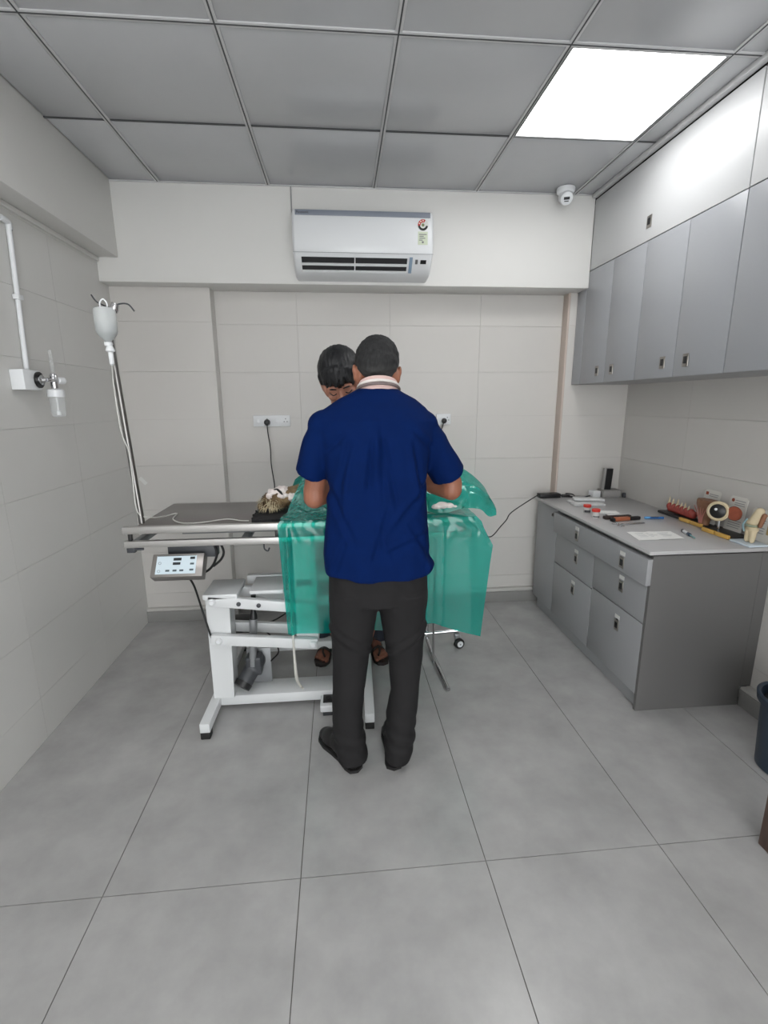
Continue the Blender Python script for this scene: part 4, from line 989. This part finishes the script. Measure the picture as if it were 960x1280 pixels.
for i in range(nu):
    for j in range(nv): bm.faces.new([G[i][j], G[i+1][j], G[i+1][j+1], G[i][j+1]])
bmesh.ops.solidify(bm, geom=bm.faces[:], thickness=.0015)
o = obj('surgical_sheet', bm, M_sheet); tag(o, 'raised flap of green plastic sheet sticking out beside the right elbow', 'sheet')
# white strip hanging below the sheet
a_, b_, c_ = U(366, 790, 1, 2.085), U(371, 848, 1, 2.13), V((-.232, 2.19, .088))
tag(obj('strap', tube(B(), [a_+V((-.004, 0, .30)), a_+V((-.002, .004, .12)), a_, a_.lerp(b_, .5)+V((-.002, 0, 0)), b_, c_, c_+V((.014, -.025, 0))], [.006, .005, .005, .006, .008, .006, .004], n=10), mat('white_strap', (206, 204, 198), .7)),
    'white cloth strap hanging from the table onto the white base bar', 'strap')
# gauze wad on the sheet
tc_ = U(556, 652, 1, 2.14)
bm = B()
for dx, dy, dz, r_ in ((-.04, 0, .0, .022), (-.012, .0, .006, .026), (.018, 0, .004, .022), (.045, .0, 0, .016), (-.06, 0, -.004, .012)): ell(bm, (tc_.x+dx, 2.16+dy, TZ+.052+dz), (r_*1.2, r_*1.5, r_*.55))
tag(obj('gauze_pad', fuse(bm, .0035, 2, lambda p, n: n*(ridge(p, 30)*.004)), M_gauze), 'white crumpled gauze pad on the green sheet right of the man in navy', 'gauze')

# ------------------------------------------------------------------ things on the worktop
def rbox(bm, c_, sx, sy, sz, ang=0, bev=0., lean=None):
    M = Matrix.Translation(V(c_)) @ Matrix.Rotation(math.radians(ang), 4, 'Z')
    if lean: M = M @ Matrix.Rotation(math.radians(lean[1]), 4, lean[0])
    return box(bm, (-sx/2, -sy/2, 0), (sx/2, sy/2, sz), bev, M)
t = thing('power_adapter', 'black laptop power adapter with its cord at the far left corner of the worktop', 'adapter', (1.43, 3.19, ZT))
obj('brick', rbox(B(), (1.435, 3.20, ZT), .150, .062, .030, 2, .005), M_black, t)
pts = [V((1.362, 3.20, ZT+.016)), V((1.335, 3.19, ZT+.010))]+[U(a, b, 1, c) for a, b, c in ((640, 640, 3.10), (633, 650, 3.06), (625, 659, 3.0), (617, 668.5, 2.96), (611, 671, 2.92), (603, 666, 2.85), (585, 650, 2.7), (570, 632, 2.56), (560, 622, 2.45))]
obj('cord', tube(B(), pts, .0036, n=8), M_black, t)
zq = ZT+.0055
pts = [(1.51, 3.20, ZT+.014), (1.55, 3.205, zq), (1.60, 3.17, zq), (1.62, 3.22, zq+.008), (1.575, 3.235, zq+.012), (1.585, 3.17, zq+.004), (1.66, 3.15, zq), (1.72, 3.19, zq), (1.78, 3.225, zq)]
obj('cord', tube(B(), pts, .0042, n=8), M_black, t)
obj('connector', rbox(B(), (1.555, 3.195, ZT+.001), .055, .020, .018, -8, .003), M_black, t)
t = thing('grey_box', 'pale grey carton at the far end of the worktop, under the black device', 'box', (1.86, 3.18, ZT))
obj('carton', rbox(B(), (1.865, 3.185, ZT), .125, .085, .046, 0, .003), mat('carton_grey', (150, 148, 146), .6), t)
obj('lid', rbox(B(), (1.865, 3.185, ZT+.0462), .129, .089, .004, 0, .001), mat('carton_lid', (138, 136, 134), .6), t)
tag(obj('small_box', rbox(B(), (1.765, 3.195, ZT), .055, .06, .042, 4, .002), M_wplastic), 'small white box left of the pale grey carton on the worktop', 'box')
t = thing('black_device', 'upright black handheld device standing on the pale grey carton', 'device', (1.85, 3.19, ZT+.051))
obj('shell', rbox(B(), (1.838, 3.185, ZT+.0505), .062, .022, .150, 12, .003, ('Y', 3)), mat('device_side', (150, 148, 146), .4), t)
Md = Matrix.Translation((1.838, 3.185, ZT+.0525)) @ Matrix.Rotation(math.radians(12), 4, 'Z') @ Matrix.Rotation(math.radians(3), 4, 'Y')
obj('screen', box(B(), (-.024, -.0145, 0), (.031, -.0115, .145), .001, Md), M_black, t)
tag(obj('cylinder_cap', lathe(B(), [(.012, 0), (.012, .028), (.009, .032)], (1.950, 3.14, ZT), (0, 0, 1)), M_dgrey), 'small dark cap standing right of the pale grey carton', 'cap')
M_pk = mat('clear_packet', (205, 206, 206), .25, var=.06, scale=30)
for k, (x, y, a, z, sx, sy) in enumerate(((1.60, 3.00, 12, 0, .22, .10), (1.575, 2.925, -6, 0, .20, .085), (1.61, 2.985, -14, .0185, .19, .07))):
    M = Matrix.Translation((x, y, ZT+z)) @ Matrix.Rotation(math.radians(a), 4, 'Z')
    bm = B(); box(bm, (-sx/2, -sy/2, 0), (sx/2, sy/2, .016), .005, M)
    bmesh.ops.subdivide_edges(bm, edges=bm.edges[:], cuts=3, use_grid_fill=True)
    for v in bm.verts:
        if v.co.z > ZT+z+.01: v.co.z += .002*noise.noise(v.co*60)
    tag(obj('plastic_packet', bm, M_pk), ['clear wrapped packet at the back of the packet heap by the red-lidded jars', 'clear wrapped packet at the front of the heap by the red-lidded jars', 'clear wrapped packet lying on top of the heap by the red-lidded jars'][k], 'packet', 'plastic packets on the worktop')
for k, (px, py) in enumerate(((735.5, 642), (746.5, 648))):
    p = U(px, py, 2, ZT); p.y += .02
    t = thing('sample_jar', ['left, farther clear sample jar with a red lid and dark contents', 'right, nearer clear sample jar with a red lid and white label'][k], 'jar', p, 'red-lidded sample jars')
    obj('jar', lathe(B(), [(.018, 0), (.020, .003), (.020, .034), (.018, .036)], p, (0, 0, 1)), mat('jar_frost', (208, 206, 204), .25), t)
    obj('lid', lathe(B(), [(.0225, .0362), (.023, .038), (.0225, .050), (.020, .052)], p, (0, 0, 1)), M_red, t)
    bm = B(); R_ = []
    for z in (.006, .020 if k == 0 else .012): R_.append([bm.verts.new((p.x+.0206*math.cos(a), p.y+.0206*math.sin(a), p.z+z)) for a in [math.radians(200+130*i/12) for i in range(13)]])
    for i in range(12): bm.faces.new([R_[0][i], R_[0][i+1], R_[1][i+1], R_[1][i]])
    obj('label', bm, M_dgrey, t)
M_cream = mat('cream_plastic', (206, 190, 158), .5, var=.06, scale=40)
M_blue = mat('blue_plastic', (44, 108, 176), .4)
for k, (c_, a) in enumerate((((1.575, 2.685), -12), ((1.590, 2.590), -8))):
    t = thing('slide_pack', ['farther of the two small white cards behind the brown handle', 'nearer of the two small white cards, dark backed, behind the brown handle'][k], 'card', (*c_, ZT), 'small white cards on the worktop')
    obj('case', rbox(B(), (*c_, ZT), .125, .068, .007, a, .001), M_dgrey if k else M_grid, t)
    obj('card', rbox(B(), (*c_, ZT+.0072), .118, .062, .002, a), M_paper, t)
t = thing('pocket_knife', 'brown-handled tool with black ends lying on the worktop', 'tool', (1.58, 2.51, ZT))
obj('handle', bar(B(), (1.505, 2.490, ZT+.012), (1.600, 2.505, ZT+.012), .028, .022, .006), mat('copper_brown', (166, 96, 66), .4), t)
obj('end_cap', bar(B(), (1.602, 2.505, ZT+.011), (1.668, 2.515, ZT+.011), .024, .020, .005), M_black, t)
obj('end_cap', bar(B(), (1.486, 2.4875, ZT+.011), (1.5045, 2.490, ZT+.011), .026, .021, .004), M_black, t)
tag(obj('leather_case', bar(B(), (1.475, 2.545, ZT+.010), (1.640, 2.560, ZT+.010), .030, .019, .005), mat('dark_case', (50, 38, 36), .5)), 'dark slim case just behind the brown-handled tool', 'case')
t = thing('forceps', 'silver forceps with ring handles lying in front of the brown-handled tool', 'forceps', (1.54, 2.41, ZT))
obj('blade', bar(B(), (1.50, 2.415, ZT+.0045), (1.640, 2.428, ZT+.0045), .009, .006, .001), M_chrome, t)
obj('blade', bar(B(), (1.50, 2.403, ZT+.0045), (1.640, 2.421, ZT+.0045), .006, .006, .001), M_chrome, t)
for dx, dy in ((1.478, 2.428), (1.482, 2.385)):
    obj('ring_handle', tube(B(), [(dx+.017*math.cos(a*math.pi/6), dy+.013*math.sin(a*math.pi/6), ZT+.0045) for a in range(13)], .0032, n=8, k=2), M_chrome, t)
t = thing('blue_pen', 'bright blue pen with a dark tip lying in the middle of the worktop', 'pen', (1.74, 2.52, ZT))
obj('barrel', cyl(B(), (1.735, 2.524, ZT+.007), (1.810, 2.512, ZT+.007), .0065), M_blue, t)
obj('cap', cyl(B(), (1.708, 2.5275, ZT+.007), (1.7345, 2.524, ZT+.007), .0072), mat('light_blue', (96, 160, 214), .4), t)
obj('clip', bar(B(), (1.735, 2.512, ZT+.0145), (1.775, 2.506, ZT+.0145), .005, .003), M_black, t)
# envelope sheet
q = [U(783, 665.5, 2, ZT), U(838, 664.5, 2, ZT), U(856, 673.5, 2, ZT), U(799, 676, 2, ZT)]
t = thing('paper_sheet', 'creased white printed paper near the front edge of the worktop', 'paper', (1.55, 2.19, ZT))
bm = B(); n_ = 14; G = []
for i in range(n_+1):
    G.append([])
    for j in range(n_+1):
        a, b_ = i/n_, j/n_; p = q[0].lerp(q[1], a).lerp(q[3].lerp(q[2], a), b_); p = V(p); p.z = ZT+.0022+.0016*noise.noise(V((a*4, b_*4, 0)))+.002*(abs(a-.5) < .04)
        G[-1].append(bm.verts.new(p))
for i in range(n_):
    for j in range(n_): bm.faces.new([G[i][j], G[i+1][j], G[i+1][j+1], G[i][j+1]])
obj('sheet', bm, M_paper, t)
bm = B()
for k in range(4):
    b_ = .25+.14*k
    for a0, a1 in ((.12, .30), (.36, .42+.06*(k % 3)), (.62, .86-.05*(k % 2))):
        c0_, c1_ = q[0].lerp(q[1], a0).lerp(q[3].lerp(q[2], a0), b_), q[0].lerp(q[1], a1).lerp(q[3].lerp(q[2], a1), b_)
        bar(bm, c0_+V((0, 0, .0045)), c1_+V((0, 0, .0045)), .0022, .0008)
o = obj('printed_lines', bm, mat('faint_print', (186, 188, 190), .7), t, smooth=False); o['kind'] = 'stuff'
t = thing('marker_pen', 'white marker with a dark band lying right of the printed paper', 'pen', (1.71, 2.17, ZT))
ma, mb_ = V((1.728, 2.245, ZT+.008)), V((1.690, 2.105, ZT+.008))
obj('cap', cyl(B(), ma, ma.lerp(mb_, .12), .0075), M_dgrey, t); obj('barrel', cyl(B(), ma.lerp(mb_, .125), ma.lerp(mb_, .45), .0075), M_wplastic, t)
obj('band', cyl(B(), ma.lerp(mb_, .455), ma.lerp(mb_, .62), .0078), mat('navy_band', (36, 52, 74), .4), t); obj('tip', cyl(B(), ma.lerp(mb_, .625), mb_, .003), mat('tip_teal', (120, 170, 170), .4), t)
# ---- anatomical models
M_ybl = mat('yellow_label', (206, 164, 84), .5)
def card(nm, lab, y0, y1, z1, X=1.945, lean=6):
    t = thing(nm, lab, 'card', (X, (y0+y1)/2, ZT))
    M = Matrix.Translation((X, 0, ZT+.0005)) @ Matrix.Rotation(math.radians(lean), 4, 'Y')
    bm = B(); h = z1-ZT; r = .010; pr = [(y0+r, .0), (y1-r, .0), (y1, r), (y1, h-r), (y1-r, h), (y0+r, h), (y0, h-r), (y0, r)]
    prism(bm, pr, -.0015, .0015, 'yz'); bmesh.ops.transform(bm, matrix=M, verts=bm.verts[:])
    obj('board', bm, mat('card_white', (216, 214, 208), .5), t, smooth=False)
    return t, M, h
def onc(t, M, name, y0, y1, z0, z1, mt, disc=False):
    bm = B()
    if disc: cyl(bm, (-.0018, (y0+y1)/2, (z0+z1)/2), (-.0028, (y0+y1)/2, (z0+z1)/2), (z1-z0)/2, n=24)
    else: box(bm, (-.0028, y0, z0), (-.0018, y1, z1))
    bmesh.ops.transform(bm, matrix=M, verts=bm.verts[:]); return obj(name, bm, mt, t, smooth=False)
M_cink = mat('card_ink', (150, 150, 152), .6); M_mark = mat('mark_red', (150, 70, 44), .5)
def lines(t, M, y0, y1, zs):
    for k, z in enumerate(zs): onc(t, M, 'text_line', y0+(y1-y0)*(.05*(k % 2)), y1, z, z+.0035, M_cink)
# model stand one: jaw and the carved brown organ
t = thing('jaw_model', 'dental jaw model, red gum with upright cream teeth, on a black stand', 'model', (1.93, 2.5, ZT))
bm = rbox(B(), (1.925, 2.47, ZT), .075, .42, .014, 0, .002)
obj('stand', bm, M_black, t)
obj('label_plate', box(B(), (1.874, 2.395, ZT+.001), (1.887, 2.475, ZT+.019), .002), M_ybl, t); obj('label_plate', box(B(), (1.874, 2.305, ZT+.001), (1.887, 2.388, ZT+.019), .002), M_ybl, t)
bm = B()
cap_(bm, (1.92, 2.61, ZT+.040), (1.92, 2.43, ZT+.040), .021, .023)
for k in range(6): ell(bm, (1.918+.003*math.sin(k), 2.62-.036*k, ZT+.052), (.019, .017, .020))
obj('gum', fuse(bm, .004, 2), mat('gum_red', (150, 62, 54), .4, var=.2, scale=50), t)
for k, (dy, h) in enumerate(((0, .055), (.034, .045), (.070, .052), (.104, .036), (.135, .042), (.165, .030))):
    bm = B(); c_ = (1.915, 2.628-dy, ZT+.058); lathe(bm, [(.007, 0), (.0075, h*.2), (.0045, h*.6), (.0015, h*.9)], c_, (.1, .05*math.sin(k*2), 1), 10)
    obj('tooth', bm, M_cream, t)
t = thing('organ_model', 'carved brown and pink anatomical model, wide at the top, between jaw and eyeball', 'model', (1.90, 2.32, ZT+.014))
Yo = 2.325; z0 = ZT+.0145; zt_ = U(880, 624, 0, 1.905).z
hgt = zt_-z0
bm = B(); Rr = []
for k, (tt, wy, wx) in enumerate(((0, .024, .018), (.2, .026, .020), (.42, .030, .022), (.62, .048, .026), (.8, .062, .030), (.97, .066, .032), (1.0, .060, .028))):
    Rr.append(ring(bm, (1.905, Yo+.004*math.sin(k)-.012*tt, z0+tt*hgt), (0, 1, 0), (1, 0, 0), wy, wx, 20, 2.6))
skin_rings(bm, Rr)
obj('organ', fuse(bm, .004, 2, lambda p, n: n*(ridge(p, 26)*.005)), mat('organ_brown', (140, 104, 76), .5, rgb2=(112, 74, 56), scale=25), t)
for k in range(5):
    a = -.9+.45*k; xx = 1.905-.028
    obj('vessel', tube(B(), [(1.884, Yo+.010*a, z0+.01), (1.880, Yo+.016*a, z0+hgt*.30), (1.876, Yo+.034*a, z0+hgt*.55), (1.874, Yo+.052*a, z0+hgt*.74)], [.003, .0028, .0022, .0016], n=8), mat('vessel_pink', (176, 116, 106), .5), t)
ya, yb_ = U(898, 617, 0, 1.945).y, U(878, 612, 0, 1.945).y; zz = U(888, 613, 0, 1.945).z
tc, M, h = card('info_card', 'white information card standing behind the brown organ model', ya, yb_, zz)
onc(tc, M, 'mark', yb_-.030, yb_-.012, h-.028, h-.012, M_mark); lines(tc, M, ya+.015, yb_-.038, [h-.024, h-.034]); onc(tc, M, 'picture', ya+.02, yb_-.012, h*.35, h-.05, mat('picture_brown', (132, 100, 80), .6)); lines(tc, M, ya+.02, yb_-.02, [h*.28, h*.22, h*.16])
# eyeball
ec = U(900, 638.5, 0, 1.885)
t = thing('eyeball_model', 'large eyeball model with cream ring and black iris on a black stand', 'model', (1.90, ec.y, ZT))
obj('stand', rbox(B(), (1.905, 2.165, ZT), .105, .19, .014, 0, .002), M_black, t)
obj('label_plate', box(B(), (1.838, 2.170, ZT+.001), (1.852, 2.255, ZT+.020), .002), M_ybl, t); obj('label_plate', box(B(), (1.838, 2.080, ZT+.001), (1.852, 2.164, ZT+.020), .002), M_ybl, t)
obj('rod', cyl(B(), (1.890, ec.y, ZT+.0142), (1.890, ec.y, ec.z-.03), .006), M_chrome, t)
ed = V((-.80, -.55, .08)).normalized()
obj('globe', ell(B(), ec, (.046,)*3, seg=28), mat('sclera', (196, 184, 158), .4, var=.06, scale=30), t)
obj('rim', lathe(B(), [(.040, .018), (.048, .022), (.050, .030), (.042, .036), (.039, .034)], ec, ed, 32), M_cream, t)
obj('iris', lathe(B(), [(.0385, .027), (.034, .038), (.018, .0465), (.001, .0485)], ec, ed, 28), M_black, t)
obj('pupil_glint', ell(B(), ec+ed*.046+V((-.004, .004, .010)), (.007,)*3, seg=14), M_wplastic, t)
ec2 = ec+V((.02, -.072, .002))
obj('muscle', lathe(B(), [(.030, 0), (.036, .006), (.032, .014), (.01, .016)], ec2, (-.9, -.3, 0), 24), mat('muscle_rust', (146, 76, 54), .5, var=.2, scale=40), t)
ya, yb_ = U(932, 625, 0, 1.95).y, U(910, 619, 0, 1.95).y; zz = U(920, 621, 0, 1.95).z
tc, M, h = card('info_card', 'white information card standing behind the eyeball model', ya, yb_, zz, 1.95)
onc(tc, M, 'mark', yb_-.030, yb_-.012, h-.030, h-.012, M_mark, True); lines(tc, M, ya+.012, yb_-.036, [h-.022, h-.034, h-.044]); lines(tc, M, ya+.012, yb_-.02, [h*.34, h*.28, h*.22, h*.16])
# knee joint
t = thing('joint_model', 'cream knee joint model of two bones on a white base at the near end', 'model', (1.88, 2.03, ZT))
kc = U(937, 671, 0, 1.875)
obj('base', rbox(B(), (1.885, 2.008, ZT), .10, .115, .010, 0, .003), mat('pale_blue_base', (200, 212, 220), .4), t)
ky = kc.y; z0 = ZT+.0102
bm = B(); cap_(bm, (1.875, ky+.012, z0+.012), (1.878, ky+.010, z0+.055), .012, .017); cap_(bm, (1.875, ky-.014, z0+.012), (1.878, ky-.012, z0+.055), .012, .016)
ell(bm, (1.880, ky, z0+.066), (.022, .034, .016)); obj('shin_bone', fuse(bm, .0035, 2), M_cream, t)
bm = B(); ell(bm, (1.882, ky+.006, z0+.096), (.022, .032, .017)); cap_(bm, (1.882, ky-.002, z0+.10), (1.888, ky-.020, z0+.150), .022, .019)
obj('thigh_bone', fuse(bm, .0035, 2), M_cream, t)
obj('cartilage', lathe(B(), [(.024, -.004), (.030, 0), (.024, .005)], (1.880, ky+.002, z0+.081), (0, 0, 1)), mat('cartilage', (150, 160, 140), .5), t)
obj('muscle', cap_(B(), (1.890, ky-.030, z0+.085), (1.893, ky-.040, z0+.135), .009, .011), mat('muscle_tan', (140, 96, 70), .5), t)
obj('ligament', tube(B(), [(1.862, ky+.022, z0+.05), (1.856, ky+.026, z0+.08), (1.866, ky+.018, z0+.11)], .004, n=8), mat('ligament_blue', (140, 168, 176), .5), t)
ya, yb_ = 1.80, U(940, 634, 0, 1.955).y; zz = U(941, 634, 0, 1.955).z
ya = yb_-.16
tc, M, h = card('info_card', 'wide white information card behind the joint model, at the right picture edge', ya, yb_, zz, 1.955, 4)
onc(tc, M, 'mark', yb_-.036, yb_-.016, h-.022, h-.012, M_dgrey); lines(tc, M, ya+.075, yb_-.02, [h*.66, h*.58, h*.42, h*.34, h*.26]); onc(tc, M, 'picture', ya+.01, ya+.062, h*.28, h*.72, mat('picture_tan', (172, 150, 104), .6))

# ------------------------------------------------------------------ bin and desk at the right picture edge
M_bin = mat('dark_blue_plastic', (44, 56, 70), .4)
t = thing('waste_bin', 'dark blue plastic bin on the floor at the right edge of the picture', 'bin', (1.775, 1.53, 0))
obj('shell', lathe(B(), [(.100, 0), (.108, .008), (.122, .285), (.136, .288), (.140, .318), (.132, .322), (.124, .318), (.104, .02)], (1.770, 1.53, 0), (0, 0, 1), 36), M_bin, t)
obj('liner', lathe(B(), [(.100, .02), (.118, .28)], (1.770, 1.53, .0), (0, 0, 1), 36), M_black, t)
M_wood = mat('dark_brown_wood', (86, 66, 58), .5, var=.3, scale=6, aniso=(10, 10, 1))
t = thing('side_table', 'dark brown wooden table leg at the lower right picture edge', 'table', (1.65, .85, 0))
obj('tabletop', box(B(), (1.362, .44, .70), (1.90, 1.245, .735), .004), M_wood, t)
for x, y in ((1.374, 1.185), (1.374, .45), (1.84, 1.185), (1.84, .45)): obj('leg', box(B(), (x, y, 0), (x+.048, y+.048, .699), .003), M_wood, t)
